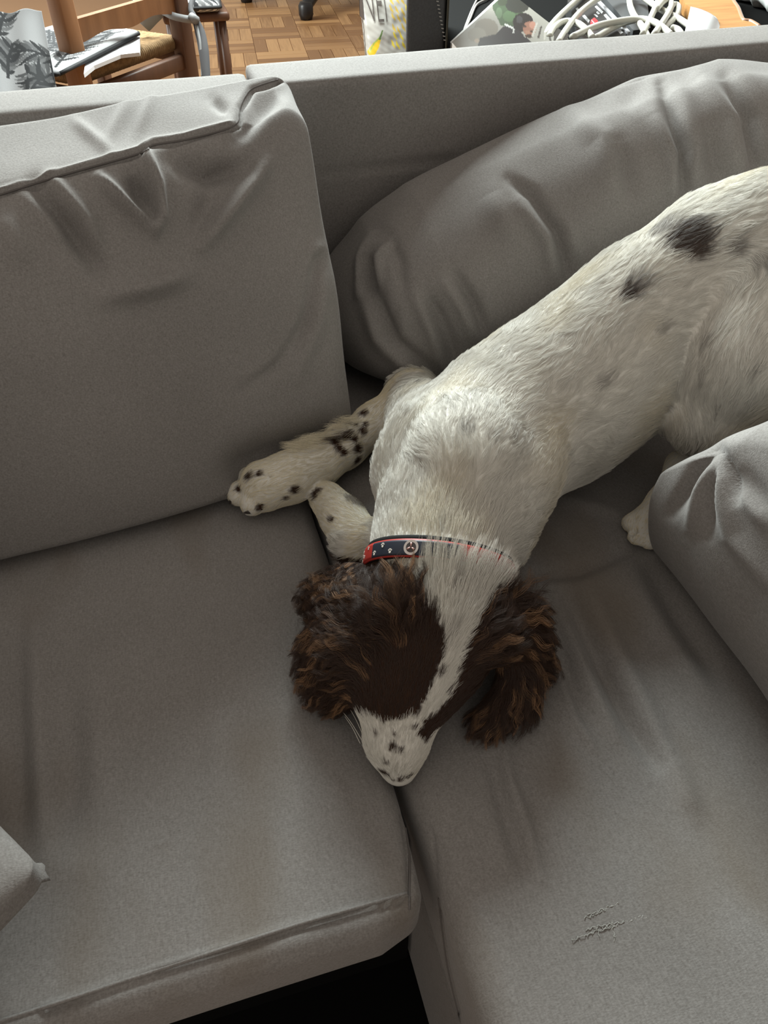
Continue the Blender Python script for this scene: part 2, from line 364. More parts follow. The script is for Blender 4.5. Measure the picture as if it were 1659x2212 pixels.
# lower right cushion
def sc_map(u, v, w):           # u along depth (Y), v into the armrest (+X), w up
    Y = .566-u*.75
    x0 = .480-.012*u; lean = -.03*w
    bulge = np.sin(np.clip(w, 0, 1)*math.pi)**.8*np.clip(1-np.abs(2*u-1)**4, 0, 1)
    X = x0+lean+v*.22-.03*bulge*(1-v)+.052*np.clip((.08-u)/.08, 0, 1)*(1-v)
    top = np.interp(u, [0, .02, .05, .09, .14, .20, .32, 1], [.520, .542, .578, .622, .676, .732, .80, .835])
    top = top+.01*v
    Z = .462+w*(top-.462)
    return np.stack([X, Y-.02*w*np.clip(.2-u, 0, 1), Z], 1)
sc_strokes = [([(1540, 962), (1500, 1020), (1450, 1110)], 14, -0.0060), ([(1545, 965), (1535, 1050), (1530, 1160)], 12, -0.0048), ([(1550, 965), (1575, 1030), (1590, 1080)], 12, -0.0060),
    ([(1545, 985), (1510, 1060), (1490, 1140)], 14, 0.0036), ([(1552, 990), (1560, 1080), (1580, 1160), (1659, 1260)], 18, 0.0036), ([(1590, 1010), (1659, 1100)], 24, -0.0030), ([(1600, 1060), (1659, 1140)], 16, 0.0030),
    ([(1500, 1180), (1640, 1420)], 40, 0.0018)]
o, SCV, SCF = cushion('side_cushion', (190, 80, 110), (.75, .27, .36), .034, sc_map, M_FAB, sc_strokes, .002, 6.0, seed=12)
tag(o, 'dark grey cushion along the chaise arm, pinched beside the hind leg', 'cushion')
# corner of a small cushion at the lower left
def tc_map(u, v, w):
    a, b = 2*u-1, 2*v-1
    th = np.clip((1-np.abs(a)**2.6)*(1-np.abs(b)**2.6), 0, 1)**.55
    k = 1-.10*(1-np.abs(a)**2)*np.abs(b)**2
    lx = (u-1)*.40*1.0; ly = (v-1)*.40
    lz = (w-.5)*(.022+.105*th)
    # local axes: corner (1,1) is the tip
    ex = np.array([.80, .60, .0]); ey = np.array([.62, -.78, .05]); ez = np.array([-.02, .06, 1.0])
    tip = np.array([-.176, .283, .545])
    return tip+lx[:, None]*ex+ly[:, None]*ey+lz[:, None]*ez
P, Fc, U = sub_box((110, 110, 20), (.4, .4, .12), .018)
V = tc_map(P[:, 0]/.4, P[:, 1]/.4, P[:, 2]/.12); V[:, 2] -= .0
N = normals(V, Fc); V = V+N*(.0015*snoise(V, 9, 5))[:, None]
V = fold(V, Fc, [([(80, 1872), (90, 1900)], 4, -.004, 0), ([(-20, 1930), (60, 1905)], 16, .003)])
tag(obj('throw_cushion', V, Fc, M_FAB), 'pale grey throw cushion with a pointed corner on the wide seat', 'cushion')
# ================================================================== the dog
def PZ(px, py, z): return atz(px, py, z)
class SDF:
    """signed distance field on a regular grid, blended from tapered capsules and ellipsoids"""
    def __init__(s, lo, hi, h):
        s.lo = np.array(lo); s.h = h; s.n = np.ceil((np.array(hi)-s.lo)/h).astype(int)+1
        s.ax = [s.lo[i]+h*np.arange(s.n[i]) for i in range(3)]
        s.D = np.full(s.n, .2, np.float32)
    def _sub(s, lo, hi, pad):
        a = np.clip(((np.array(lo)-pad-s.lo)/s.h).astype(int), 0, s.n-2); b = np.clip(((np.array(hi)+pad-s.lo)/s.h).astype(int)+2, a+1, s.n)
        sl = tuple(slice(a[i], b[i]) for i in range(3))
        G = np.meshgrid(*[s.ax[i][sl[i]] for i in range(3)], indexing='ij')
        return sl, np.stack(G, -1).astype(np.float32)
    def _blend(s, sl, d, k, mode='add'):
        D = s.D[sl]
        if mode == 'cut':
            d = -d; hh = np.clip(.5-.5*(D-d)/k, 0, 1); s.D[sl] = D*(1-hh)+d*hh+k*hh*(1-hh)
        else:
            hh = np.clip(.5+.5*(D-d)/k, 0, 1); s.D[sl] = D*(1-hh)+d*hh-k*hh*(1-hh)
    def cone(s, a, b, ra, rb, k=.02, mode='add'):
        a = np.array(a, np.float32); b = np.array(b, np.float32); r = max(ra, rb)
        sl, G = s._sub(np.minimum(a, b)-r, np.maximum(a, b)+r, .06)
        ab = b-a; t = np.clip(((G-a) @ ab)/(ab @ ab+1e-9), 0, 1)
        t = t*t*(3-2*t)*.35+t*.65
        d = np.linalg.norm(G-(a+t[..., None]*ab), axis=-1)-(ra+(rb-ra)*t)
        s._blend(sl, d, k, mode)
    def ell(s, c, axes, rad, k=.02, mode='add'):
        c = np.array(c, np.float32); A = np.array(axes, np.float32); a0 = A[0]/np.linalg.norm(A[0]); a1 = A[1]-a0*(A[1] @ a0); a1 = a1/np.linalg.norm(a1); A = np.stack([a0, a1, np.cross(a0, a1)]); r = np.array(rad, np.float32)
        sl, G = s._sub(c-r.max(), c+r.max(), .05)
        q = (G-c) @ A.T; k0 = np.linalg.norm(q/r, axis=-1); k1 = np.linalg.norm(q/(r*r), axis=-1)+1e-9
        s._blend(sl, k0*(k0-1)/k1, k, mode)
    def mesh(s):
        D = s.D; ins = D < 0; n = s.n
        cnt = np.zeros(n-1, np.int8); P = np.zeros((*(n-1), 3), np.float32); E = np.zeros(n-1, np.float32)
        corner = [(i, j, k) for i in (0, 1) for j in (0, 1) for k in (0, 1)]
        def cs(c): return tuple(slice(c[i], n[i]-1+c[i]) for i in range(3))
        for c in corner: cnt += ins[cs(c)]
        act = (cnt > 0) & (cnt < 8)
        idx = np.argwhere(act); vid = np.full(n-1, -1, np.int64); vid[act] = np.arange(len(idx))
        vals = {c: D[cs(c)][act] for c in corner}
        acc = np.zeros((len(idx), 3)); num = np.zeros(len(idx))
        for c in corner:
            for a in range(3):
                if c[a] == 1: continue
                c2 = list(c); c2[a] = 1; c2 = tuple(c2); d0, d1 = vals[c], vals[c2]; m = (d0 < 0) != (d1 < 0)
                t = np.where(m, d0/(d0-d1+1e-12), 0); p = np.array(c, float)[None]+np.zeros((len(idx), 3)); p[:, a] = t
                acc[m] += p[m]; num[m] += 1
        V = s.lo+(idx+acc/num[:, None])*s.h
        Fq = []
        for a in range(3):
            b, c = (a+1) % 3, (a+2) % 3
            sl0 = [slice(1, n[i]-1) for i in range(3)]; sl0[a] = slice(0, n[a]-1); sl1 = list(sl0); sl1[a] = slice(1, n[a])
            i0, i1 = ins[tuple(sl0)], ins[tuple(sl1)]; ch = np.argwhere(i0 != i1); s0 = i0[i0 != i1]
            base = ch.copy(); base[:, b] += 1; base[:, c] += 1
            def at(db, dc):
                q = base.copy(); q[:, b] += db; q[:, c] += dc; return vid[q[:, 0], q[:, 1], q[:, 2]]
            q = np.stack([at(-1, -1), at(0, -1), at(0, 0), at(-1, 0)], 1)
            q[~s0] = q[~s0][:, ::-1]; Fq.append(q)
        return V, np.vstack(Fq)
def unit(v): v = np.array(v, float); return v/np.linalg.norm(v)

dog = empty('dog', (.45, .70, SEAT)); tag(dog, 'white springer spaniel puppy with dark brown ears, nose tucked between the seat cushions', 'dog')
S = SDF((.0, .26, .42), (1.06, 1.06, .86), .0036)
FLOW = []                                   # hair growth: (a, b, radius, weight)
def limb(pts, k=.02, flow=True, rev=False):
    for (p, r), (q, r2) in zip(pts[:-1], pts[1:]):
        S.cone(p, q, r, r2, k)
        if flow: FLOW.append((np.array(q), np.array(p), max(r, r2)) if rev else (np.array(p), np.array(q), max(r, r2)))
spine = [((948, 1345, .535), .050), ((952, 1280, .545), .058), ((950, 1205, .547), .064), ((985, 1115, .552), .079), ((1010, 1010, .556), .090), ((1095, 925, .557), .094),
         ((1195, 860, .572), .098), ((1310, 778, .603), .098), ((1400, 690, .642), .091), ((1545, 572, .700), .080), ((1655, 545, .728), .082), ((1790, 545, .735), .074)]
SP = [(PZ(*p), r) for p, r in spine]
limb(SP, .03)
# shoulder blades, withers, rib cage, haunches
S.ell(PZ(905, 985, .565), [unit(PZ(960, 900, .58)-PZ(860, 1030, .55)), c_u, c_r], (.062, .040, .045), .03)
S.ell(PZ(1105, 1050, .565), [unit(PZ(1160, 980, .58)-PZ(1060, 1110, .55)), c_u, c_r], (.066, .040, .045), .03)
S.ell(PZ(1010, 945, .635), [c_r, c_h, c_z], (.045, .05, .025), .03)
S.ell(PZ(1250, 900, .545), [unit(SP[7][0]-SP[5][0]), c_u, c_r], (.10, .06, .06), .04)
# haunch of the near hind leg
limb([(PZ(1690, 640, .70), .080), (PZ(1610, 775, .645), .065), (PZ(1530, 895, .580), .046)], .022)
S.ell(PZ(1522, 905, .575), [c_r, c_u, c_f], (.040, .036, .04), .018)
hock = PZ(1575, 985, .505)
limb([(PZ(1530, 905, .572), .040), (hock, .024)], .015, False)
limb([(hock, .022), (PZ(1470, 1005, .495), .0165), (PZ(1428, 1085, .478), .016), (PZ(1402, 1125, .470), .020)], .012)
for px, py in ((1364, 1130), (1376, 1158), (1404, 1167), (1432, 1154)): S.cone(PZ(1408, 1108, .472), PZ(px, py, .465), .015, .0120, .003)
for a, b2 in (((1398, 1120), (1366, 1150)), ((1405, 1122), (1390, 1170)), ((1414, 1122), (1418, 1168))): S.cone(PZ(*a, .492), PZ(*b2, .4705), .003, .0056, .002, 'cut')
# far hind leg, resting behind the body
limb([(PZ(1760, 520, .66), .075), (np.array([.93, .93, .60]), .055), (np.array([.84, .80, .53]), .036), (np.array([.95, .82, .478]), .02), (np.array([.86, .74, .474]), .017)], .02)
# tail stub
limb([(SP[-1][0]+np.array([.02, .01, .03]), .03), (SP[-1][0]+np.array([.12, .03, .04]), .018)], .02)
# fore leg laid along the back cushion
el = PZ(893, 858, .505)
limb([(PZ(930, 945, .55), .055), (el, .036)], .022, False)
S.ell(PZ(893, 850, .505), [c_r, c_u, c_f], (.034, .030, .03), .015)
FL = [(el, .033), (PZ(815, 915, .496), .0275), (PZ(743, 964, .491), .0265), (PZ(690, 1000, .489), .0270), (PZ(635, 1028, .488), .0300), (PZ(575, 1048, .485), .0325)]
limb(FL, .016)
for px, py, r in ((548, 1008, .0150), (522, 1032, .0160), (518, 1066, .0165), (545, 1088, .0155)):
    S.cone(PZ(600, 1045, .482), PZ(px, py, .474), .017, r, .005); FLOW.append((PZ(600, 1045, .482), PZ(px, py, .474), .015))
for a, b2 in (((585, 1030), (520, 1030)), ((580, 1048), (502, 1063)), ((590, 1068), (525, 1096))):
    S.cone(PZ(*a, .511), PZ(*b2, .4915), .002, .0038, .003, 'cut')
# folded fore leg under the neck
limb([(PZ(940, 1140, .50), .040), (PZ(850, 1180, .490), .034), (PZ(775, 1172, .482), .030), (PZ(742, 1120, .480), .0275), (PZ(708, 1080, .472), .0225)], .005)
# skull, brow, muzzle
HC = PZ(925, 1385, .530); NOSE = PZ(862, 1672, .458)
hx = unit(NOSE-PZ(960, 1300, .575)); hs = unit(np.cross(hx, c_z)); hs = hs if hs @ c_r > 0 else -hs; hu = unit(np.cross(hs, hx)); hu = hu if hu[2] > 0 else -hu
S.ell(HC, [hx, hs, hu], (.072, .060, .050), .02)
S.ell(PZ(868, 1490, .515), [hx, hs, hu], (.045, .043, .036), .02)
for px, py, rs in ((828, 1475, .024), (935, 1480, .021)): S.ell(PZ(px, py, .500), [hx, hs, hu], (.038, rs, .030), .018)
limb([(PZ(866, 1530, .497), .0345), (PZ(858, 1600, .478), .0280), (PZ(861, 1650, .458), .0185)], .014, True, True)
S.ell(PZ(862, 1664, .453), [hx, hs, hu], (.013, .0125, .011), .008)
FLOW.append((PZ(862, 1690, .46), PZ(868, 1500, .515), .035)); FLOW.append((PZ(868, 1500, .515), PZ(950, 1300, .56), .06))
# ears: soft flaps that leave the side of the skull and lie on the seat
EARS = []
def ear(base, pts):
    for (p, q, r1, r2) in pts:
        S.cone(p, q, r1, r2, .012); FLOW.append((np.array(p), np.array(q), .03)); EARS.append((np.array(p), np.array(q), max(r1, r2)))
eb = PZ(850, 1330, .562)
ear(eb, [(eb, PZ(775, 1315, .528), .030, .032), (PZ(775, 1315, .528), PZ(712, 1300, .494), .032, .026), (PZ(790, 1350, .535), PZ(722, 1400, .494), .030, .030),
         (PZ(775, 1400, .530), PZ(720, 1460, .485), .028, .026), (PZ(800, 1430, .525), PZ(745, 1478, .484), .026, .024), (PZ(825, 1290, .548), PZ(760, 1262, .520), .026, .022)])
er = PZ(1040, 1375, .548)
ear(er, [(er, PZ(1105, 1375, .520), .024, .024), (PZ(1090, 1335, .530), PZ(1142, 1372, .497), .022, .018), (PZ(1110, 1375, .52), PZ(1150, 1430, .484), .022, .018),
         (PZ(1120, 1440, .500), PZ(1118, 1500, .476), .020, .017), (PZ(1110, 1500, .482), PZ(1065, 1548, .468), .017, .014), (PZ(1085, 1325, .535), PZ(1108, 1318, .525), .018, .014)])
DV, DF = S.mesh()
# light smoothing
def smooth(V, Fq, it, lam=.5):
    for _ in range(it):
        A = np.zeros_like(V); n = np.zeros(len(V))
        for k in range(4):
            a, b = Fq[:, k], Fq[:, (k+1) % 4]
            np.add.at(A, a, V[b]); np.add.at(n, a, 1); np.add.at(A, b, V[a]); np.add.at(n, b, 1)
        V = V+lam*(A/n[:, None]-V)
    return V
DV = smooth(DV, DF, 2)
DV[:, 2] = np.maximum(DV[:, 2], np.where(np.linalg.norm(DV[:, :2]-NOSE[:2], axis=1) < .05, .436, .4575))
DN = normals(DV, DF)

# ---- coat pattern
def inpoly(Q, poly):
    x, y = Q[:, 0], Q[:, 1]; c = np.zeros(len(Q), bool); n = len(poly)
    for i in range(n):
        x0, y0 = poly[i]; x1, y1 = poly[(i+1) % n]
        m = ((y0 > y) != (y1 > y)) & (x < (x1-x0)*(y-y0)/(y1-y0+1e-9)+x0); c ^= m
    return c
BR_L = [(860, 1225), (905, 1280), (945, 1330), (958, 1370), (952, 1430), (930, 1490), (905, 1535), (862, 1560), (828, 1562), (818, 1550), (785, 1545), (760, 1560), (640, 1560), (600, 1350), (640, 1200), (790, 1205)]
BR_R = [(1078, 1285), (1035, 1330), (1008, 1390), (990, 1450), (975, 1500), (938, 1545), (912, 1560), (902, 1590), (915, 1608), (945, 1575), (1000, 1600), (1080, 1650), (1260, 1560), (1230, 1300), (1100, 1270)]
BVH = BVHTree.FromPolygons([tuple(v) for v in DV], [tuple(map(int, f)) for f in DF])
def hit(px, py):
    d = ray(px, py); r = BVH.ray_cast(Vector(CAM), Vector(d).normalized()); return None if r[0] is None else np.array(r[0])
SPOTS = []
def spot(px, py, r, strength=1.0):
    h = hit(px, py)
    if h is not None: SPOTS.append((h, 1.12*r*np.linalg.norm(h-CAM)/FPX, strength))
for x, y, r in [(727, 955, 10), (745, 945, 7), (733, 967, 9), (757, 937, 10), (768, 947, 8), (776, 968, 10), (745, 977, 7), (786, 930, 9), (790, 915, 6), (768, 917, 5), (787, 890, 9), (800, 860, 7), (775, 993, 9),
                (859, 828, 5), (880, 826, 5), (889, 834, 5), (899, 828, 5), (912, 838, 5), (538, 1026, 9), (560, 1022, 7), (516, 1054, 8), (641, 1057, 9), (621, 1075, 6), (563, 1096, 9), (716, 1122, 7), (683, 1066, 12),
                (848, 1616, 8), (866, 1622, 5), (812, 1586, 5), (835, 1650, 5), (851, 1588, 4), (832, 1672, 9), (862, 1686, 7), (850, 1688, 4), (880, 1680, 5), (898, 1540, 8), (952, 1457, 7), (968, 1497, 6), (895, 1572, 5)]:
    spot(x, y, r)
for x, y, r, s in [(1480, 512, 34, .95), (1500, 530, 26, .95), (1425, 495, 22, .55), (1360, 630, 16, .95), (1350, 638, 12, .8), (1385, 610, 20, .4), (1590, 533, 16, .55), (1010, 930, 15, .5), (1065, 945, 14, .3), (1110, 950, 14, .3), (1025, 848, 9, .2),
                   (1428, 712, 12, .35), (1300, 828, 14, .4), (1530, 730, 12, .3), (1640, 560, 12, .4), (1445, 880, 9, .4), (985, 1270, 10, .35), (978, 1365, 10, .3), (955, 1145, 10, .25), (1030, 1360, 8, .2),
                   (770, 1080, 22, .75), (775, 1060, 16, .8), (1548, 880, 5, .5), (1640, 795, 9, .4), (1655, 560, 14, .4), (1520, 800, 8, .3), (690, 1060, 8, .9)]:
    spot(x, y, r, s)
def brown_amount(P, jit=0.0, seed=1):
    """0 = white coat, 1 = liver brown"""
    Q, t = proj(P); rr = np.random.default_rng(seed); Q = Q+rr.normal(size=Q.shape)*jit
    Q = Q+4*np.stack([snoise(P, 60, 21, 1), snoise(P, 60, 22, 1)], 1)
    head = (P @ hx) > (PZ(960, 1215, .56) @ hx)
    b = ((inpoly(Q, BR_L) | inpoly(Q, BR_R)) & head).astype(float)
    for c, r, s in SPOTS:
        d = np.linalg.norm(P-c, axis=1)+rr.normal(size=len(P))*r*.12
        b = np.maximum(b, s*np.clip(2.6-2.0*d/r, 0, 1)**.8)
    return b
WHITE = np.array([.66, .645, .595]); BROWN = np.array([.036, .018, .011]); TAN = np.array([.26, .145, .075])
vb = brown_amount(DV, 0)
vcol = WHITE*.93*(1-vb[:, None])+BROWN*vb[:, None]
M_SKIN = mat('dog_undercoat', rough=.85, spec=.1, build=attr_build(.3, 250))
body = obj('body', DV, DF.tolist(), M_SKIN, dog, True, vcol)

# ---- fur
COLC = PZ(948, 1226, .548); COLN = unit(c_u+.30*c_f+.14*c_r)
def make_fur(n_try):
    F4 = DF; a, b, c, d = (DV[F4[:, i]] for i in range(4))
    ar = .5*np.linalg.norm(np.cross(c-a, d-b), axis=1); ctr = (a+b+c+d)/4; fn = np.cross(c-a, d-b); fn /= np.linalg.norm(fn, axis=1)[:, None]+1e-12
    Q, t = proj(ctr)
    vis = np.einsum('ij,ij->i', fn, CAM-ctr) > -.25*np.linalg.norm(CAM-ctr, axis=1)
    wgt = ar*np.where(vis, 1.0, .25)*np.where((Q[:, 0] > 1760), .15, 1.0)
    hd = np.exp(-(np.linalg.norm(ctr-PZ(900, 1420, .52), axis=1)/.16)**4); wgt = wgt*(1+.9*hd)
    fi = RNG.choice(len(F4), n_try, p=wgt/wgt.sum()); u = RNG.random((n_try, 2))
    P = (a[fi]*(1-u[:, :1])+b[fi]*u[:, :1])*(1-u[:, 1:])+(d[fi]*(1-u[:, :1])+c[fi]*u[:, :1])*u[:, 1:]
    N = np.zeros((n_try, 3)); NV = DN[F4[fi]]
    N = (NV[:, 0]*(1-u[:, :1])+NV[:, 1]*u[:, :1])*(1-u[:, 1:])+(NV[:, 3]*(1-u[:, :1])+NV[:, 2]*u[:, :1])*u[:, 1:]
    N /= np.linalg.norm(N, axis=1)[:, None]
    return P, N
def flow_dir(P):
    W = np.zeros(len(P)); D = np.zeros((len(P), 3))
    for a, b, r in FLOW:
        ab = b-a; L = np.linalg.norm(ab)
        if L < 1e-5: continue
        t = np.clip(((P-a) @ ab)/(L*L), 0, 1); d = np.maximum(np.linalg.norm(P-(a+t[:, None]*ab), axis=1)-r, 0)
        wq = np.exp(-d/.010)+1e-9; D += wq[:, None]*ab/L; W += wq
    return D/(np.linalg.norm(D, axis=1)[:, None]+1e-9)
NH = 200000; NP = 6
HP, HN = make_fur(NH)
keep = HP[:, 2] > .4595; HP, HN = HP[keep], HN[keep]; NH = len(HP)
HD = flow_dir(HP)
hb = brown_amount(HP, 2.0, 5)
Q, _t = proj(HP)
# gravity on the flanks, swirls over the shoulders
HD = HD+.25*np.array([0, 0, -1])*(1-np.clip(HN[:, 2:], 0, 1))
sw = np.stack([snoise(HP, 9, 31), snoise(HP, 9, 32), snoise(HP, 9, 33)], 1)
fine = np.stack([snoise(HP, 28, 34), snoise(HP, 28, 35), snoise(HP, 28, 36)], 1)
ear_d = np.full(NH, 1.0)
for p, q, r in EARS:
    ab = q-p; t = np.clip(((HP-p) @ ab)/(ab @ ab), 0, 1); ear_d = np.minimum(ear_d, np.linalg.norm(HP-(p+t[:, None]*ab), axis=1)-r)
is_ear = (ear_d < .008) & (hb > .5)
leg_w = np.ones(NH)
body_amt = np.clip(np.linalg.norm(HP-PZ(880, 1500, .51), axis=1)/.18-.35, 0, 1)
HD = HD+(.33*sw+.28*fine)*(body_amt+.25*is_ear)[:, None]
HD -= HN*np.einsum('ij,ij->i', HD, HN)[:, None]; HD /= np.linalg.norm(HD, axis=1)[:, None]+1e-9
# lengths
ln = np.full(NH, .017)
face = np.exp(-(np.linalg.norm(HP-PZ(866, 1600, .485), axis=1)/.055)**2); skull = np.exp(-(np.linalg.norm(HP-PZ(890, 1470, .53), axis=1)/.06)**2)
ln = ln*(1-.72*face)*(1-.45*skull)
def near(path, rad):
    m = np.full(NH, 1.0)
    for p, q in zip(path[:-1], path[1:]):
        ab = q-p; t = np.clip(((HP-p) @ ab)/(ab @ ab), 0, 1); m = np.minimum(m, np.linalg.norm(HP-(p+t[:, None]*ab), axis=1))
    return m < rad
leg1 = near([p for p, r in FL]+[PZ(515, 1060, .466)], .040); leg2 = near([PZ(800, 1178, .482), PZ(742, 1120, .48), PZ(670, 1040, .466)], .036); leg3 = near([hock, PZ(1470, 1005, .495), PZ(1402, 1125, .47), PZ(1390, 1160, .46)], .034)
ln = np.where(leg1 | leg2, .0085, np.where(leg3, .0042, ln))
toe = near([PZ(540, 1010, .474), PZ(512, 1036, .474), PZ(510, 1068, .474), PZ(545, 1090, .474)], .022); ln = np.where(toe, .0048, ln)
ln = np.where(is_ear, .032, ln)
ruff = np.exp(-(np.linalg.norm(HP-PZ(985, 1230, .59), axis=1)/.055)**2); ln = ln*(1+.5*ruff)
cd_ = (HP-COLC) @ COLN; cr_ = np.linalg.norm(HP-COLC-cd_[:, None]*COLN, axis=1)
ln = np.where((np.abs(cd_) < .013) & (cr_ < .10), ln*.2, ln)
ln = np.where((cd_ < -.012) & (cd_ > -.035) & (cr_ < .10) & (Q[:, 0] > 905), ln*1.55, ln)
ln = np.where((cd_ < -.011) & (cd_ > -.045) & (cr_ < .10) & (Q[:, 0] < 905), ln*.45, ln)
fdist, _f = segdist(Q, [(770, 915), (720, 945), (655, 968)]); feather = (fdist < 16) & leg1; ln = np.where(feather, .020, ln)
ln = ln*RNG.uniform(.7, 1.2, NH)
lift = np.where(is_ear, .34, .20)+.22*ruff*.8; lift = np.where(leg1 | leg2 | leg3 , .15, lift)
lift = np.where(feather, .75, lift)
lift = np.where((cd_ < -.012) & (cd_ > -.035) & (cr_ < .10), .30, lift)
lift = lift*RNG.uniform(.4, 1.5, NH)
# clumps
from mathutils.kdtree import KDTree
nc = 14000; pcl = np.where(is_ear, .8, 1.0); ci = RNG.choice(NH, nc, replace=False, p=pcl/pcl.sum()); kd = KDTree(nc)
for i, c in enumerate(ci): kd.insert(HP[c], i)
kd.balance()
cl = np.array([kd.find(p)[1] for p in HP]); croot = ci[cl]
clump = np.where(leg1 | leg2 | leg3, .2, .55)*(1-.85*np.maximum(face, skull*.6))
clump = np.where(is_ear, .72, clump)
ts = np.linspace(0, 1, NP)
wav_ph = RNG.uniform(0, 6.28, nc)[cl]; side = np.cross(HN, HD)
wav = np.where(is_ear, .0042, .0011)*(1-face)*np.where(leg1 | leg2 | leg3, .2, 1)
pos = np.zeros((NH, NP, 3))
for k, t in enumerate(ts):
    own = HP+HD*(ln*t)[:, None]+HN*(ln*lift*(t-.45*t*t))[:, None]
    cr = HP[croot]+HD[croot]*(ln[croot]*t)[:, None]+HN[croot]*(ln[croot]*lift[croot]*(t-.45*t*t))[:, None]
    m = (clump*t**1.2)[:, None]
    far = np.linalg.norm(HP-HP[croot], axis=1) > .012; m[far] = 0
    pos[:, k] = own*(1-m)+cr*m+side*(wav*np.sin(t*np.where(is_ear, 8.5, 6.0)+wav_ph)*t)[:, None]
pos[:, :, 2] = np.maximum(pos[:, :, 2], .4585)
tanm = np.zeros(NH)
tanm = np.where(is_ear, np.clip((RNG.random(nc)[cl]-.70)*4+.45*snoise(HP[croot], 22, 41), 0, 1)*np.clip((.030-np.abs(ear_d))/.03, 0, 1), 0)
tone = np.clip(1+.10*RNG.normal(size=NH)+.06*snoise(HP, 14, 51), .6, 1.12)
hcol = (WHITE*(1-hb[:, None])+BROWN*hb[:, None])*tone[:, None]
cream = np.clip(snoise(HP, 7, 61)*.5, 0, 1)*(1-hb); hcol = hcol*(1-.25*cream[:, None]*np.array([0.1, .35, .9]))
legm = (leg1 | leg2 | leg3).astype(float)[:, None]; hcol = hcol*(1+legm*np.array([.06, .0, -.16]))  # warm indoor bounce light painted into the leg hair as a cream tint
hcol = hcol*(1-tanm[:, None])+TAN*tanm[:, None]*RNG.uniform(.5, 1.5, NH)[:, None]
def hair_obj(name, pos, rad, col, material, parent):
    n, m = pos.shape[:2]
    cu = bpy.data.hair_curves.new(name); cu.add_curves([m]*n)
    cu.position_data.foreach_set('vector', pos.reshape(-1).astype(np.float32))
    ra = cu.attributes.get('radius') or cu.attributes.new('radius', 'FLOAT', 'POINT'); ra.data.foreach_set('value', rad.reshape(-1).astype(np.float32))
    ca = cu.attributes.new('hcol', 'FLOAT_COLOR', 'CURVE'); c4 = np.ones((n, 4), np.float32); c4[:, :3] = col; ca.data.foreach_set('color', c4.ravel())
    cu.materials.append(material); o = bpy.data.objects.new(name, cu); COL.objects.link(o); o.parent = parent
    o.matrix_parent_inverse = Matrix.Translation(parent.location).inverted(); return o
def hair_build(nt, b):
    a = nd(nt, 'ShaderNodeAttribute'); a.attribute_name = 'hcol'; nt.links.new(a.outputs['Color'], b.inputs['Base Color'])
M_HAIR = mat('dog_coat', rough=.48, spec=.35, build=hair_build)
rad = np.full((NH, NP), .00013)*np.linspace(1.0, .35, NP)[None]*np.where(is_ear, 1.05, 1.0)[:, None]
fur = hair_obj('fur', pos, rad, hcol, M_HAIR, dog); fur['kind'] = 'stuff'; fur['label'] = 'silky white coat with dark brown patches'
# whiskers
wk = []
for a, b in [((782, 1600), (738, 1535)), ((778, 1606), (745, 1548)), ((785, 1590), (750, 1522))]:
    p, q = PZ(*a, .478), PZ(*b, .470); wk.append(spline([p, (p+q)/2+np.array([0, 0, .004]), q], NP))
wk = np.array(wk); wo = hair_obj('whisker', wk, np.full(wk.shape[:2], .00022), np.tile([.8, .78, .7], (len(wk), 1)), M_HAIR, dog); wo['kind'] = 'stuff'
# nose leather
nV, nF = [], []
bm = bmesh.new(); bmesh.ops.create_uvsphere(bm, u_segments=16, v_segments=10, radius=1)
nc_ = NOSE+hx*.006-hu*.012
V = np.array([nc_+hx*v.co.x*.009+hs*v.co.y*.010+hu*v.co.z*.008 for v in bm.verts]); V[:, 2] = np.maximum(V[:, 2], .4415); Fc = [[v.index for v in f.verts] for f in bm.faces]; bm.free()
obj('nose', V, Fc, mat('nose_leather', (.03, .02, .018), .45, .5), dog)
# claws
for px, py, tx, ty in [(534, 1008, 524, 1020), (504, 1036, 496, 1048), (501, 1076, 497, 1088), (540, 1104, 526, 1107)]:
    V, Fc = tube_vf(spline([PZ(px, py, .474), PZ((px+tx)/2, (py+ty)/2, .471), PZ(tx, ty, .464)], 6), [.0035, .0034, .003, .0025, .0018, .0008], 8); obj('claw', V, Fc, mat('dark_claw', (.03, .022, .018), .4, .5), dog)

# ---- collar
CC = COLC; cax = COLN; ca = unit(np.cross(cax, c_z)); ca = ca if ca @ c_r > 0 else -ca; cb = unit(np.cross(ca, cax)); cb = cb if cb[2] > 0 else -cb
def band(name, r, w0, w1, a0, a1, th, material, parent, n=72):
    V = []; Fc = []; A = np.linspace(a0, a1, n); closed = abs(a1-a0) > 6.2
    prof = [(r, w0), (r+th*.8, w0), (r+th, w0+(w1-w0)*.12), (r+th, w1-(w1-w0)*.12), (r+th*.8, w1), (r, w1)]
    for t in A:
        e = ca*math.cos(t)+cb*math.sin(t)
        for rr, ww in prof: V.append(CC+e*rr*(1.0 if math.sin(t) > 0 else 1.0)+cax*ww)
    m = len(prof)
    for i in range(n-1):
        for k in range(m): Fc.append((i*m+k, (i+1)*m+k, (i+1)*m+(k+1) % m, i*m+(k+1) % m))
    if not closed: Fc.append(tuple(range(m))); Fc.append(tuple((n-1)*m+k for k in range(m-1, -1, -1)))
    return obj(name, np.array(V), Fc, material, parent)
RC = .0715
collar = empty('dog_collar', tuple(CC)); tag(collar, 'red and navy collar with white paw prints around the dog\'s neck', 'collar')
M_CRED = mat('red_leather', (.40, .030, .022), .5, .4); M_CNAVY = mat('navy_leather', (.018, .024, .040), .5, .4); M_CBLK = mat('black_lining', (.006, .006, .006), .8, .2)
M_CW = mat('white_print', (.75, .72, .66), .5, .3); M_MET = mat('silver_medallion', (.62, .58, .56), .3, .5, .9)
band('lining', RC, -.010, .0125, 0, 2*math.pi, .003, M_CBLK, collar, 120)
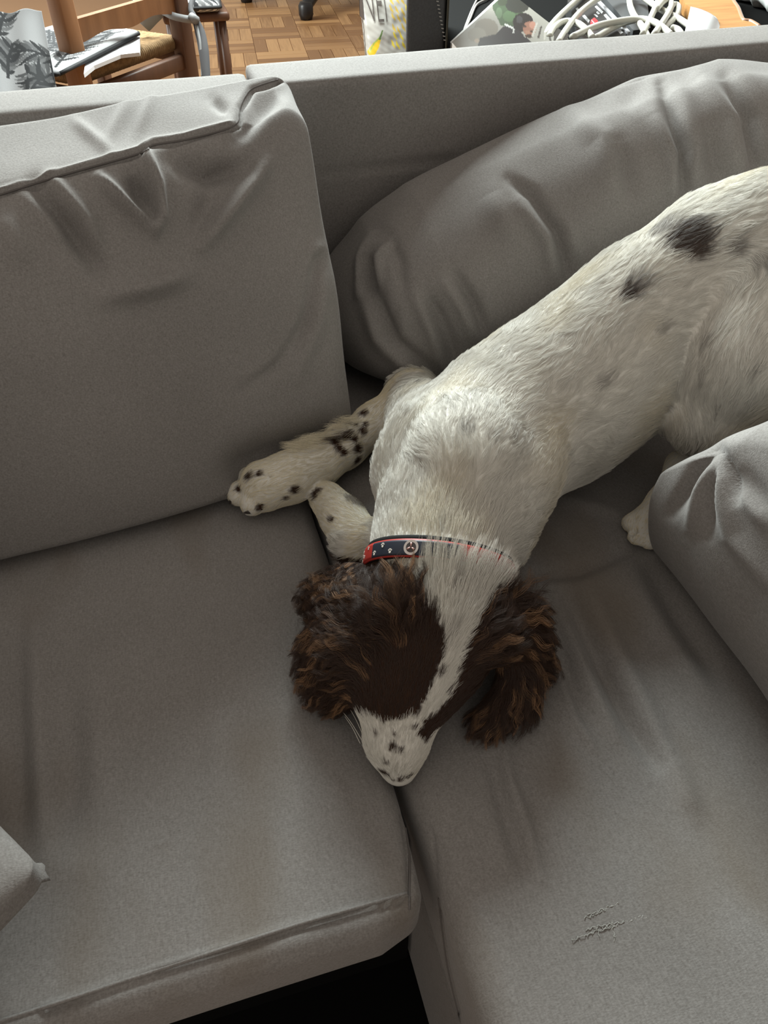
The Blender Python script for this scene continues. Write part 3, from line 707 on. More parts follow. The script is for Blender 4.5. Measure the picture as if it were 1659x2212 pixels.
band('strap', RC+.0022, -.0095, .0082, 0, 2*math.pi, .0026, M_CRED, collar, 120)
aR0, aR1, aN1 = math.radians(182), math.radians(147), math.radians(75)
band('red_patch', RC+.0040, -.0080, .0066, aR0, aR1, .0016, M_CRED, collar, 24)
band('navy_patch', RC+.0040, -.0080, .0066, aR1, aN1, .0016, M_CNAVY, collar, 48)
def on_collar(ang, wv, dr=0.0): e = ca*math.cos(ang)+cb*math.sin(ang); return CC+e*(RC+.0057+dr)+cax*wv, e
def disc(c, e, r, rx=1.0, n=10, h=.0004):
    t1 = unit(np.cross(e, cax)); P = [c+t1*r*rx*math.cos(2*math.pi*k/n)+cax*r*math.sin(2*math.pi*k/n) for k in range(n)]; return prism_vf(P, e*h)
def paw_print(ang, wv, s):
    VV = []; FF = []
    c, e = on_collar(ang, wv); t1 = unit(np.cross(e, cax))
    for dx, dy, r in [(0, -.6, .62), (-.85, .25, .3), (-.32, .7, .32), (.32, .7, .32), (.85, .25, .3)]:
        V, Fc = disc(c+t1*dx*s+cax*dy*s, e, r*s); FF += [[i+sum(map(len, VV)) for i in f] for f in Fc]; VV.append(V)
    o = obj('paw_print', np.vstack(VV), FF, M_CW, collar, False); return o
for ad, wv, s in [(176, .001, .0018), (174, -.005, .0016), (168, .003, .0015), (163, -.003, .0017), (154, .0035, .0015), (143, -.0035, .0021), (134, .003, .0021), (126, -.0035, .0021)]:
    paw_print(math.radians(ad), wv, s)
c, e = on_collar(math.radians(109), -.0008); V, Fc = disc(c, e, .0074, n=32, h=.0008); md = obj('medallion', V, Fc, M_MET, collar, False)
V, Fc = disc(c+e*.0008, e, .0050, n=28, h=.0003); obj('medallion_face', V, Fc, mat('dark_enamel', (.05, .04, .04), .4, .4), md, False)
t1 = unit(np.cross(e, cax))
for k in range(3):
    an = math.radians(90+120*k); dv = t1*math.cos(an)+cax*math.sin(an); V, Fc = tube_vf([c+e*.0012+dv*.0006, c+e*.0013+dv*.0024, c+e*.0012+dv*.0042], [.0006, .0009, .0011], 6); obj('emblem_blade', V, Fc, mat('pink_metal', (.55, .33, .30), .35, .5, .5), md)
# ================================================================== behind the sofa
# parquet, strip by strip where it can be made out
rot = math.radians(-6); pr = np.array([math.cos(rot), math.sin(rot)]); pf = np.array([-math.sin(rot), math.cos(rot)])
V, Fc = box_vf((-.1385, -.0337, -.012), (.1385, .0337, 0), .0012, 1); plank_me = None; BL = .28
cand = []
for i in range(-10, 30):
    for j in range(8, 32):
        for k in range(4):
            o = (k-1.5)*.07; c = np.array([i*BL, j*BL])+(np.array([0, o]) if (i+j) % 2 == 0 else np.array([o, 0]))
            wpt = pr*c[0]+pf*c[1]; q, t = proj(np.array([[wpt[0], wpt[1], 0]])); q = q[0]
            if wpt[1] < 6.75: cand.append((wpt, (i+j) % 2, -40 < q[0] < 900 and -60 < q[1] < 215 and 400 < q[0], q[1]))
near_ = sorted([c for c in cand if c[2]], key=lambda c: -c[3])[:300]
for wpt, par, _, _ in near_:
    if plank_me is None:
        o = obj('plank', V, Fc, PRQ, fl, False); plank_me = o.data
    else:
        o = bpy.data.objects.new('plank', plank_me); COL.objects.link(o); o.parent = fl
    o.location = (wpt[0], wpt[1], 0); o.rotation_euler = (0, 0, rot+(math.pi/2 if par else 0))

# ---- palm print
def frond_mask(uv, fronds):
    m = np.zeros(len(uv))
    for (x, y, ang, L, n, s) in fronds:
        a = np.array([x, y]); d = np.array([math.cos(ang), math.sin(ang)]); nrm = np.array([-d[1], d[0]])
        dist, u = segdist(uv, [a, a+d*L*.5+nrm*L*.05, a+d*L]); m = np.maximum(m, (dist < .0035*s)*.95)
        for k in range(n):
            t = .12+.85*k/(n-1); root = a+d*L*t+nrm*L*.05*math.sin(t*math.pi)
            for sd in (1, -1):
                ll = L*.42*math.sin(.25+t*2.4)*(1 if sd > 0 else .85); ld = d*.72+nrm*sd*.70; ld /= np.linalg.norm(ld)
                dist, u = segdist(uv, [root, root+ld*ll*.5-nrm*sd*ll*.02, root+ld*ll+d*ll*.12]); wdt = .0048*s*np.sin(np.clip(u*.9+.1, 0, 1)*math.pi)**.7+.0004
                m = np.maximum(m, np.where(dist < wdt, .62+.33*((k*7+sd) % 3)/2, 0))
    return m
def palm_col(uv, fronds): m = frond_mask(uv, fronds)[:, None]; return np.array([.36, .36, .365])*(1-m)+np.array([.012, .013, .015])*m
M_PRINT = mat('palm_print_cotton', rough=.85, spec=.15, build=attr_build(.15, 400))
M_PIPE = mat('black_piping', (.008, .008, .009), .7, .3)
# hanging palm-print cloth
nx, nz = 110, 190; X0 = aty(-60, 60, 2.35)[0]; X1 = aty(86, 90, 2.35)[0]
u, v = np.meshgrid(np.linspace(0, 1, nx), np.linspace(0, 1, nz), indexing='ij'); u, v = u.ravel(), v.ravel()
Wc = X1-X0; Vc = np.stack([X0+u*Wc+.012*v, 2.62-v*.5+.01*np.sin(u*9)*(.3+v), .66-v*.30+.004*np.sin(u*11+2*v)], 1)
uv = np.stack([u*Wc, -v*.58], 1)
fr = [(.02, -.10, 1.2, .16, 9, 1.2), (.05, -.30, .75, .17, 10, 1.1), (.21, -.30, 2.5, .16, 10, 1.1), (-.02, -.40, .25, .2, 11, 1.2), (.04, -.43, -.65, .24, 14, 1.25), (.20, -.16, 2.9, .15, 9, 1.1), (.03, -.22, 1.35, .12, 9, 1.1), (.16, -.43, 1.2, .14, 8, 1), (.0, -.55, .1, .2, 10, 1.2)]
Fq = [(i*nz+j, (i+1)*nz+j, (i+1)*nz+j+1, i*nz+j+1) for i in range(nx-1) for j in range(nz-1)]
n0 = len(Vc); back = Vc+np.array([0, .004, 0]); FF = Fq+[tuple(n0+k for k in f[::-1]) for f in Fq]
edge = [j for j in range(nz)]+[i*nz+nz-1 for i in range(1, nx)]+[(nx-1)*nz+j for j in range(nz-2, -1, -1)]+[i*nz for i in range(nx-2, 0, -1)]
FF += [(edge[k], edge[(k+1) % len(edge)], n0+edge[(k+1) % len(edge)], n0+edge[k]) for k in range(len(edge))]
pc = palm_col(uv, fr)*.55
tag(obj('hanging_cloth', np.vstack([Vc, back]), FF, M_PRINT, None, True, np.vstack([pc, pc])), 'white cloth with black palm fronds hanging behind the sofa', 'cloth')

# ---- rush-seated dining chair, its back to the sofa
A = np.array([-.173, 2.714, 0]); B = np.array([.169, 3.073, 0]); e1 = unit(B-A); e2 = np.array([-e1[1], e1[0], 0]); WD = np.linalg.norm(B-A)
chair = empty('dining_chair', tuple((A+B)/2)); tag(chair, 'brown wooden dining chair with woven rush seat, its back to the sofa', 'chair')
M_OAK = mat('orange_brown_wood', rough=.5, spec=.35, build=wood_build((.135, .058, .022), (.215, .098, .040), (30, 30, 4)))
M_DKW = mat('dark_brown_wood', rough=.5, spec=.35, build=wood_build((.050, .022, .012), (.085, .038, .02), (30, 30, 4)))
M_RUSH = mat('woven_rush', rough=.85, spec=.15, build=wood_build((.10, .06, .028), (.22, .14, .07), (60, 60, 90)))
def obox(c, s1, s2, z0, z1, r=.006):
    V, Fc = box_vf((-s1/2, -s2/2, z0), (s1/2, s2/2, z1), r, 2); W = c+V[:, :1]*e1+V[:, 1:2]*e2; W[:, 2] = V[:, 2]; return W, Fc
V, Fc = obox(A, .058, .05, 0, .98); obj('rear_post', V, Fc, M_OAK, chair)
V, Fc = obox(B, .058, .05, 0, .98); obj('rear_post', V, Fc, M_DKW, chair)
for s in (0, 1):
    V, Fc = obox(A+e1*WD*s*1.06+e2*.42-e1*.015, .042, .042, 0, .45); obj('front_leg', V, Fc, M_DKW, chair)
# shaped lower back rail and upper rails
def rail(z0, z1, wob, name):
    n = 26; V = []; Fc = []
    for i in range(n):
        t = i/(n-1); p = A+e1*(.027+(WD-.054)*t); lo = z0+wob*(.5-.5*math.cos(t*4*math.pi))
        for dz, dd in ((lo, -.012), (z1, -.012), (z1, .012), (lo, .012)): q = p+e2*dd; V.append((q[0], q[1], dz))
    for i in range(n-1):
        for k in range(4): Fc.append((i*4+k, i*4+(k+1) % 4, (i+1)*4+(k+1) % 4, (i+1)*4+k))
    Fc += [(0, 3, 2, 1), tuple((n-1)*4+k for k in range(4))]
    return obj(name, V, Fc, M_OAK, chair, False)
rail(.552, .612, .012, 'back_rail'); rail(.74, .80, .008, 'back_rail'); rail(.90, .965, 0, 'back_rail')
for z in (.14, .25):
    V, Fc = obox((A+B)/2, WD-.05, .022, z, z+.025, .008); obj('stretcher', V, Fc, M_DKW, chair)
for s in (0, 1):
    c = A+e1*WD*s+e2*.21; V, Fc = box_vf((-.011, -.19, .40), (.011, .19, .435), .004, 2); W = c+V[:, :1]*e1+V[:, 1:2]*e2; W[:, 2] = V[:, 2]; obj('seat_rail', W, Fc, M_DKW, chair)
V, Fc = obox((A+B)/2+e2*.0, WD-.05, .03, .385, .432, .006); obj('seat_rail', V, Fc, M_DKW, chair)
# rush seat with cord ribs
P, Fc, U = sub_box((200, 120, 10), (WD-.0, .41, .045), .02)
cx = P[:, 0]-(WD)/2; cy = P[:, 1]-.205; tri = np.abs(cx)/(WD/2) > np.abs(cy)/.205
rib = np.where(tri, np.sin(P[:, 1]*2*math.pi/.009), np.sin(P[:, 0]*2*math.pi/.009))
W = A+P[:, :1]*e1+(P[:, 1:2]+.012)*e2; W[:, 2] = .438+P[:, 2]-.012*np.exp(-(np.hypot(cx, cy)/.16)**2)*(P[:, 2] > .02)
N = normals(W, Fc); W = W+N*(.0016*rib)[:, None]; obj('rush_seat', W, Fc, M_RUSH, chair)

def pad_obj(name, corners, z, th, fronds, label, parent_thing=True):
    c = [np.array([p[0], p[1], z]) for p in corners]; n = (110, 110, 12)
    P, Fc, U = sub_box(n, (.4, .4, th), th*.46); u, v, w = P[:, 0]/.4, P[:, 1]/.4, P[:, 2]/th
    W = (c[0]*(1-u[:, None])+c[1]*u[:, None])*(1-v[:, None])+(c[3]*(1-u[:, None])+c[2]*u[:, None])*v[:, None]
    puff = np.clip((1-np.abs(2*u-1)**4)*(1-np.abs(2*v-1)**4), 0, 1)**.5
    W[:, 2] = z+(w)*th*(.55+.45*puff)
    col = palm_col(np.stack([u*.4, v*.4], 1), fronds)
    t = empty(name, tuple((c[0]+c[2])/2)); obj('pad_cover', W, Fc, M_PRINT, t, True, col)
    k = .985; m = (c[0]+c[1]+c[2]+c[3])/4; ring = []
    for a, b in ((0, 1), (1, 2), (2, 3), (3, 0)):
        for s in np.linspace(.02, .98, 12): ring.append(m+(c[a]*(1-s)+c[b]*s-m)*1.0+np.array([0, 0, th*.30]))
    ring.append(ring[0]); V, Fc2 = tube_vf(ring, .006, 8); obj('piping', V, Fc2, M_PIPE, t)
    return tag(t, label, 'seat pad')
zp = .515
k0, k1 = atz(178, 138, zp), atz(303, 74, zp); dv = unit(k1-k0); pv = np.array([-dv[1], dv[0], 0])
pad_obj('seat_pad', [k0-dv*.13, k1, k1+pv*.30, k0-dv*.13+pv*.34], zp-.006, .032,
        [(.02, .02, .25, .3, 13, 1.3), (.35, .03, 2.6, .26, 12, 1.2), (.1, .3, -.6, .26, 12, 1.2), (.3, .32, -2.4, .25, 11, 1.2), (.12, .08, .9, .22, 10, 1.2), (.34, .12, 1.9, .2, 10, 1.2)],
        'palm-print seat pad with black piping on the rush-seated chair')
# folded white cloth under the pad
cp = [atz(183, 168, .497), atz(205, 150, .497), atz(262, 126, .497), atz(303, 121, .497), atz(303, 84, .497), atz(240, 80, .497), atz(190, 110, .497)]
V, Fc = prism_vf(cp, (0, 0, .010)); tag(obj('folded_cloth', V, Fc, mat('white_linen', (.50, .50, .51), .9, .1), None, False), 'folded plain white cloth under the palm-print seat pad', 'cloth')
# far seat pad
k0, k1 = atz(412, 27, .45), atz(478, 24, .45); dv = unit(k1-k0); pv = np.array([-dv[1], dv[0], 0])
fc_ = empty('stool', tuple(k0+dv*.08+pv*.17-np.array([0, 0, .45]))); tag(fc_, 'dark wooden stool under the distant palm-print pad', 'stool')
mid = k0+dv*.02+pv*.18
V, Fc = box_vf((mid[0]-.14, mid[1]-.14, .405), (mid[0]+.12, mid[1]+.14, .438), .01, 2); obj('seat', V, Fc, M_DKW, fc_)
for sx in (-.11, .09):
    for sy in (-.11, .11): V, Fc = tube_vf([(mid[0]+sx, mid[1]+sy, 0), (mid[0]+sx, mid[1]+sy, .41)], .016, 10); obj('leg', V, Fc, M_DKW, fc_)
pad_obj('seat_pad', [k0-dv*.22, k1, k1+pv*.34, k0-dv*.22+pv*.34], .445, .06, [(.2, .05, .8, .25, 11, 1.3), (.38, .02, 1.9, .25, 11, 1.3), (.25, .0, .3, .2, 10, 1.2)], 'distant round-cornered palm-print pad with black edge over the parquet')
# grey tie ribbon round the far post
def ribbon(pts, wd, material, name, parent, th=.0015, wdir=None):
    P = spline(pts, 40); T = np.gradient(P, axis=0); T /= np.linalg.norm(T, axis=1)[:, None]; V = []; Fc = []
    for i in range(len(P)):
        s = np.cross(T[i], unit(CAM-P[i])); s /= np.linalg.norm(s); n = np.cross(s, T[i]); wi = wd if np.isscalar(wd) else np.interp(i/(len(P)-1), np.linspace(0, 1, len(wd)), wd)
        for a, b in ((-1, -1), (1, -1), (1, 1), (-1, 1)): V.append(P[i]+s*a*wi/2+n*b*th/2)
    for i in range(len(P)-1):
        for k in range(4): Fc.append((i*4+k, i*4+(k+1) % 4, (i+1)*4+(k+1) % 4, (i+1)*4+k))
    Fc += [(0, 3, 2, 1), tuple((len(P)-1)*4+k for k in range(4))]
    return obj(name, V, Fc, material, parent)
M_RIB = mat('grey_ribbon', (.20, .20, .20), .8, .2)
rb = empty('tie_ribbon', tuple(B+np.array([0, 0, .5]))); tag(rb, 'grey fabric tie ribbon knotted round the darker chair post', 'ribbon')
def bpt(px, py, t): return CAM+ray(px, py)*t
tB = float(proj(np.array([[B[0], B[1], .5]]))[1][0])
ribbon([bpt(308, 55, tB-.02), bpt(330, 22, tB-.05), bpt(352, 0, tB-.05), bpt(372, -25, tB-.05)], [.05, .07, .06, .05], M_RIB, 'loop', rb)
ribbon([bpt(352, 24, tB-.06), bpt(372, 34, tB-.07), bpt(395, 40, tB-.07), bpt(418, 43, tB-.05)], .022, M_RIB, 'loop', rb)
ribbon([bpt(418, -15, tB-.03), bpt(412, 18, tB-.05), bpt(420, 38, tB-.06), bpt(432, 70, tB-.05), bpt(440, 110, tB-.05), bpt(446, 170, tB-.05)], [.014, .016, .02, .034, .034, .026], mat('dark_grey_ribbon', (.055, .053, .055), .85, .15), 'tail', rb)
ribbon([bpt(421, 42, tB-.055), bpt(431, 85, tB-.055), bpt(434, 118, tB-.05), bpt(436, 165, tB-.05)], [.012, .008, .006, .006], M_RIB, 'tail', rb)
V, Fc = tube_vf([bpt(413, 35, tB-.06), bpt(424, 44, tB-.07)], [.012, .014], 10); obj('knot', V, Fc, M_RIB, rb)

# ---- black star-footed swivel chair base standing on the parquet
hub = np.array([1.36, 6.05, 0.0]); sw_ = empty('swivel_chair', tuple(hub)); tag(sw_, 'black star-shaped swivel chair base standing on the parquet', 'chair base')
M_BLK = mat('black_plastic', (.012, .012, .013), .4, .45)
V, Fc = tube_vf([hub+np.array([0, 0, .06]), hub+np.array([0, 0, .16]), hub+np.array([0, 0, .45])], [.06, .05, .03], 16); obj('column', V, Fc, M_BLK, sw_)
ft = atz(662, 42, .0)
for k in range(5):
    an0 = math.atan2(ft[1]-hub[1], ft[0]-hub[0]); L = np.linalg.norm((ft-hub)[:2]); an = an0+k*2*math.pi/5; d = np.array([math.cos(an), math.sin(an), 0])
    V, Fc = tube_vf([hub+np.array([0, 0, .13]), hub+d*L*.6+np.array([0, 0, .11]), hub+d*L*.93+np.array([0, 0, .075]), hub+d*L+np.array([0, 0, .05])], [.045, .040, .036, .030], 14); obj('leg', V, Fc, M_BLK, sw_)
    V, Fc = tube_vf([hub+d*L+np.array([0, 0, .0]), hub+d*L+np.array([0, 0, .03]), hub+d*L+np.array([0, 0, .075]), hub+d*L+np.array([0, 0, .095])], [.036, .046, .046, .034], 16); obj('foot', V, Fc, M_BLK, sw_)

# ---- plastic bag printed with bananas
YB = 3.25; bl = aty(776, 0, YB); brr = aty(905, 0, YB); zt = bl[2]+.06
nx, nz = 150, 200; u, v = np.meshgrid(np.linspace(0, 1, nx), np.linspace(0, 1, nz), indexing='ij'); u, v = u.ravel(), v.ravel()
W = brr[0]-bl[0]; xs = bl[0]+.035*(1-v)*(1-u)*0+u*W
depth = .07*np.clip(1-np.abs(2*u-1)**2.5, 0, 1)**.6*np.clip(1-np.abs(2*v-1)**6, 0, 1)**.5
cr = .0022*snoise(np.stack([xs*1.2, v*.4, v*0], 1), 14, 71, 3)+.005*np.sin(xs*120+3*v)*np.exp(-((v-.95)/.18)**2)*np.clip(1-u*1.6, 0, 1)
TL_ = .42
Vf = np.stack([xs, YB-depth-cr+(v*zt-zt)*TL_, v*zt], 1); Vb = np.stack([xs, YB+.02+depth*.8+(v*zt-zt)*TL_, v*zt], 1)
Q, t = proj(Vf); colr = np.tile([.27, .26, .24], (len(Vf), 1))
def stroke_col(poly, wd, c):
    d, _ = segdist(Q, poly); wq = wd if np.isscalar(wd) else np.interp(_, np.linspace(0, 1, len(wd)), wd); colr[d < wq] = c
stroke_col([(803, 112), (812, 98), (820, 84)], [9, 8, 3], (.40, .27, .012)); stroke_col([(799, 110), (808, 94), (819, 82)], 1.6, (.20, .24, .05)); stroke_col([(820, 84), (824, 74), (826, 66)], [2.4, 1.6, 1.6], (.06, .10, .03))
OC = (.36, .25, .05)
for i, (x, y) in enumerate([(842, 2), (855, 0), (866, 2), (842, 20), (854, 22), (867, 26), (846, 36), (858, 40), (871, 44), (848, 62), (858, 66), (868, 60), (846, 96), (856, 98), (869, 98), (850, 78), (864, 80), (876, 20), (878, 64), (880, 90)]):
    stroke_col([(x, y-9), (x+3, y), (x+8, y+8)], [1.0, 2.6, .8], OC if i < 12 else (.46, .36, .04))
faces = [(i*nz+j, (i+1)*nz+j, (i+1)*nz+j+1, i*nz+j+1) for i in range(nx-1) for j in range(nz-1)]; n0 = len(Vf)
FF = faces+[tuple(n0+k for k in f[::-1]) for f in faces]
edge = [j for j in range(nz)]+[i*nz+nz-1 for i in range(1, nx)]+[(nx-1)*nz+j for j in range(nz-2, -1, -1)]+[i*nz for i in range(nx-2, 0, -1)]
FF += [(edge[k], n0+edge[k], n0+edge[(k+1) % len(edge)], edge[(k+1) % len(edge)]) for k in range(len(edge))]
bag = empty('plastic_bag', (float(xs.mean()), YB, 0)); tag(bag, 'crinkled white plastic bag printed with bananas beside the dark box', 'bag')
bagm = obj('bag_film', np.vstack([Vf, Vb]), FF, mat('printed_plastic_film', rough=.28, spec=.5, build=attr_build(.06, 60)), bag, True, np.vstack([colr, np.tile([.27, .26, .24], (len(Vb), 1))]))
fd = bpy.data.curves.new('bag_text', 'FONT'); fd.body = 'NEI'; fd.size = .115; fd.extrude = .0006; fd.space_character = 1.0; fd.offset = -.0025
fo = bpy.data.objects.new('bag_text_src', fd); COL.objects.link(fo); bpy.context.view_layer.update()
dg = bpy.context.evaluated_depsgraph_get(); tme = bpy.data.meshes.new_from_object(fo.evaluated_get(dg)); bpy.data.objects.remove(fo)
bm = bmesh.new(); bm.from_mesh(tme); bmesh.ops.triangulate(bm, faces=bm.faces[:]); bmesh.ops.subdivide_edges(bm, edges=bm.edges[:], cuts=5, use_grid_fill=True); bm.to_mesh(tme); bm.free(); p0 = aty(784, 47, YB-.075); BVB = BVHTree.FromPolygons([tuple(p) for p in Vf], faces)
for vtx in tme.vertices:
    x, z = p0[0]+vtx.co.x*.50, p0[2]+vtx.co.y*1.5; h = BVB.ray_cast(Vector((x, YB-1.4, z)), Vector((0, 1, 0))); yy = h[0][1] if h[0] is not None else YB
    vtx.co = Vector((x, yy-.005-vtx.co.z*.5, z))
tme.materials.append(mat('brown_black_ink', (.035, .025, .02), .6)); to = bpy.data.objects.new('lettering', tme); COL.objects.link(to); to.parent = bag; to.matrix_parent_inverse = Matrix.Translation(bag.location).inverted()

# ---- dark grey storage box with a stitched corner
YX = 1.86; x0 = aty(877, 50, YX)[0]; x1 = aty(962, 50, YX)[0]
bxs = empty('storage_box', ((x0+x1)/2, YX+.2, 0)); tag(bxs, 'tall dark grey leatherette box with pale corner stitching behind the backrest', 'box')
sd = unit([math.sin(math.radians(19)), math.cos(math.radians(19)), 0]); V, Fc = box_vf((x0, YX, 0), (x1, YX+.32, .92), .012, 3); V = np.stack([V[:, 0]+(V[:, 1]-YX)*sd[0]/sd[1], V[:, 1], V[:, 2]], 1); obj('box_body', V, Fc, mat('dark_leatherette', rough=.55, spec=.3, build=fabric_build((.030, .030, .031), (.048, .048, .050), .5, 0, .3)), bxs)
M_ST = mat('pale_stitching', (.30, .30, .29), .7)
for i in range(12):
    p = aty(941+17*i/11.0, -6+92*i/11.0, YX-.0008); q = aty(946+17*i/11.0, -5+92*i/11.0, YX-.0008); V, Fc = tube_vf([p, (p+q)/2+np.array([0, -.001, 0]), q], .0011, 6); obj('stitch', V, Fc, M_ST, bxs)
# ---- low black cabinet that carries the clutter
CT = .655
cab = empty('low_cabinet', (1.3, 2.1, 0)); tag(cab, 'low matt black cabinet behind the backrest, piled with cables and magazines', 'cabinet')
M_CAB = mat('matt_black_lacquer', (.004, .004, .004), .95, .03)
lx = lambda y: x1+.014+(y-YX)*sd[0]/sd[1]
V, Fc = prism_vf([(lx(1.36), 1.36, .04), (2.3, 1.36, .04), (2.3, 2.9, .04), (lx(2.9), 2.9, .04)], (0, 0, CT-.07)); obj('carcass', V, Fc, M_CAB, cab, False)
V, Fc = prism_vf([(lx(1.35)-.003, 1.35, CT-.03), (2.32, 1.35, CT-.03), (2.32, 2.92, CT-.03), (lx(2.92)-.003, 2.92, CT-.03)], (0, 0, .03)); obj('top', V, Fc, M_CAB, cab, False)
V, Fc = prism_vf([(lx(1.42)+.04, 1.42, 0), (2.25, 1.42, 0), (2.25, 2.84, 0), (lx(2.84)+.04, 2.84, 0)], (0, 0, .04)); obj('plinth', V, Fc, M_CAB, cab, False)
V, Fc = box_vf((x1+.002, YX, 0), (x1+.007, YX+.3, .92)); V = np.stack([V[:, 0]+(V[:, 1]-YX)*sd[0]/sd[1], V[:, 1], V[:, 2]], 1); tag(obj('olive_board', V, Fc, mat('olive_board', (.035, .030, .018), .6)), 'thin dark olive board standing against the leatherette box', 'board')
# ---- glossy magazines
def mag(z, T, L, R, th, cover, name, label):
    T, L, R = (atz(*q, z) for q in (T, L, R)); Bc = L+R-T; t = empty(name, tuple((T+Bc)/2))
    V, Fc = prism_vf([T, L, Bc, R], (0, 0, -th)); obj('pages', V, Fc, mat('paper_edges', (.62, .62, .60), .8), t, False)
    n = 90; u, v = np.meshgrid(np.linspace(-.004, 1.004, n), np.linspace(-.004, 1.004, n), indexing='ij'); u, v = u.ravel(), v.ravel()
    W = T+u[:, None]*(R-T)+v[:, None]*(L-T); W[:, 2] += .0012+.004*np.sin(u*3.1)*np.sin(v*3.1)+.006*np.exp(-((1-u)/.15)**2)
    Fq = [(i*n+j, i*n+j+1, (i+1)*n+j+1, (i+1)*n+j) for i in range(n-1) for j in range(n-1)]
    obj('cover', W, Fq, mat('glossy_print', rough=.3, spec=.15, coat=.0, build=attr_build()), t, True, cover(W)); V, Fc = prism_vf([T+np.array([0, 0, -th]), L+np.array([0, 0, -th]), Bc+np.array([0, 0, -th]), R+np.array([0, 0, -th])], (0, 0, -.0012)); obj('back_cover', V, Fc, M_BLK, t, False)
    return tag(t, label, 'magazine', 'magazines on the black cabinet')
def cover1(W):
    Q, t = proj(W); c = np.tile([.30, .29, .26], (len(W), 1))
    def el(x, y, rx, ry, col): m = ((Q[:, 0]-x)/rx)**2+((Q[:, 1]-y)/ry)**2 < 1; c[m] = col
    el(1050, 62, 26, 22, (.20, .18, .15)); el(1030, 75, 20, 16, (.26, .24, .2))
    m = inpoly(Q, [(1068, -20), (1064, 18), (1082, 55), (1110, 60), (1130, 40), (1130, -20)]); c[m] = (.05, .085, .045)
    el(1100, 35, 14, 12, (.075, .13, .065)); el(1078, 28, 7, 12, (.09, .14, .08)); el(1118, 10, 26, 18, (.02, .025, .022)); el(1085, 5, 10, 8, (.035, .05, .03))
    m = inpoly(Q, [(1036, 82), (1070, 74), (1092, 54), (1118, 58), (1132, 78), (1160, 100), (1030, 110)]); c[m] = (.018, .019, .024)
    el(1130, 48, 22, 20, (.010, .010, .012)); el(1122, 42, 7, 8, (.04, .04, .045)); el(1144, 62, 14, 16, (.25, .12, .085)); el(1150, 54, 7, 8, (.38, .19, .14)); el(1139, 70, 5, 5, (.30, .16, .11)); el(1133, 57, 5, 2.5, (.05, .03, .025)); el(1150, 68, 5, 2.5, (.05, .03, .025)); el(1143, 78, 9, 4, (.04, .025, .02))
    d, _ = segdist(Q, [(1091, 53), (1107, 60)]); c[d < 2.2] = (.6, .6, .58); d, _ = segdist(Q, [(1110, 63), (1109, 70)]); c[d < 1.8] = (.5, .5, .48); el(1030, 88, 6, 5, (.42, .33, .25))
    for k in range(4): d, _ = segdist(Q, [(1160+k*9, 50+k*8), (1150+k*13, 78+k*3)]); c[d < 2.0] = (.42, .40, .36) if k % 2 == 0 else (.06, .055, .05)
    m = Q[:, 0] > 1196; c[m] = (.035, .032, .03)
    return c*.55
mag(CT+.052, (1098, -18), (977, 92), (1228, 84), .016, cover1, 'glossy_magazine', 'glossy magazine with a cover photo of a person in a dark jacket')
mag(CT+.030, (1090, -18), (973, 92), (1220, 90), .012, lambda W: np.tile([.55, .55, .54], (len(W), 1)), 'glossy_magazine', 'plain white magazine directly under the one with the photo cover')
V, Fc = prism_vf([atz(x, y, CT+.0155) for x, y in ((1092, -12), (978, 92), (1180, 140), (1225, 80))], (0, 0, -.015)); tag(obj('notebook', V, Fc, mat('black_cover', (.012, .012, .012), .5), None, False), 'thin black notebook at the bottom of the magazine pile', 'notebook')
# thin dark cables beside the magazines
for i, pts in enumerate([[(1000, 72), (1008, 50), (1020, 20), (1034, -8)], [(1006, 62), (1016, 40), (1030, 10), (1052, -2), (1062, -12)]]):
    V, Fc = tube_vf(spline([atz(x, y, CT+.005) for x, y in pts], 30), .0028, 8)
    tag(obj('thin_cable', V, Fc, mat('grey_cable_sheath', (.22, .21, .20), .4, .5)), ('straight thin grey cable nearer the leatherette box', 'bent thin grey cable right beside the photo-cover magazine')[i], 'cable', 'thin grey cables')
# ---- black power unit with a red rocker switch
def slab(px, z, th): return prism_vf([atz(x, y, z) for x, y in px], (0, 0, -th))
pu = empty('power_unit', tuple(atz(1290, 45, CT))); tag(pu, 'black power unit with white markings and a red rocker switch', 'power unit')
zu = CT+.035
V, Fc = slab([(1226, 0), (1284, -6), (1356, 70), (1330, 105), (1260, 112)], zu, .034); obj('housing', V, Fc, M_BLK, pu, False)
V, Fc = slab([(1284, -6), (1290, -6), (1362, 68), (1356, 70)], zu+.004, .038); obj('silver_edge', V, Fc, mat('brushed_edge', (.35, .35, .37), .4, .5), pu, False)
M_LB = mat('white_marking', (.52, .53, .55), .6)
for q in [[(1285, 14), (1289, 12), (1303, 25), (1300, 29)], [(1304, 32), (1309, 30), (1322, 44), (1317, 47)], [(1258, 34), (1263, 32), (1274, 44), (1271, 49)], [(1244, 18), (1248, 16), (1252, 22), (1247, 24)], [(1288, 26), (1291, 24), (1296, 29), (1292, 31)], [(1248, 48), (1254, 44), (1262, 54), (1258, 58)], [(1334, 66), (1340, 64), (1346, 70), (1340, 74)], [(1283, 31), (1286, 30), (1292, 35), (1290, 37)]]:
    V, Fc = slab(q, zu+.0008, .0008); obj('marking', V, Fc, M_LB, pu, False)
rk = [atz(x, y, zu+.012) for x, y in ((1276, 42), (1284, 36), (1293, 44), (1286, 52))]; V, Fc = prism_vf(rk, (0, 0, -.014)); 
bm = bmesh.new(); bmv = [bm.verts.new(p) for p in V]; [bm.faces.new([bmv[i] for i in f]) for f in Fc]; bmesh.ops.recalc_face_normals(bm, faces=bm.faces[:]); bmesh.ops.bevel(bm, geom=bm.edges[:], offset=.003, segments=3, affect='EDGES', profile=.5)
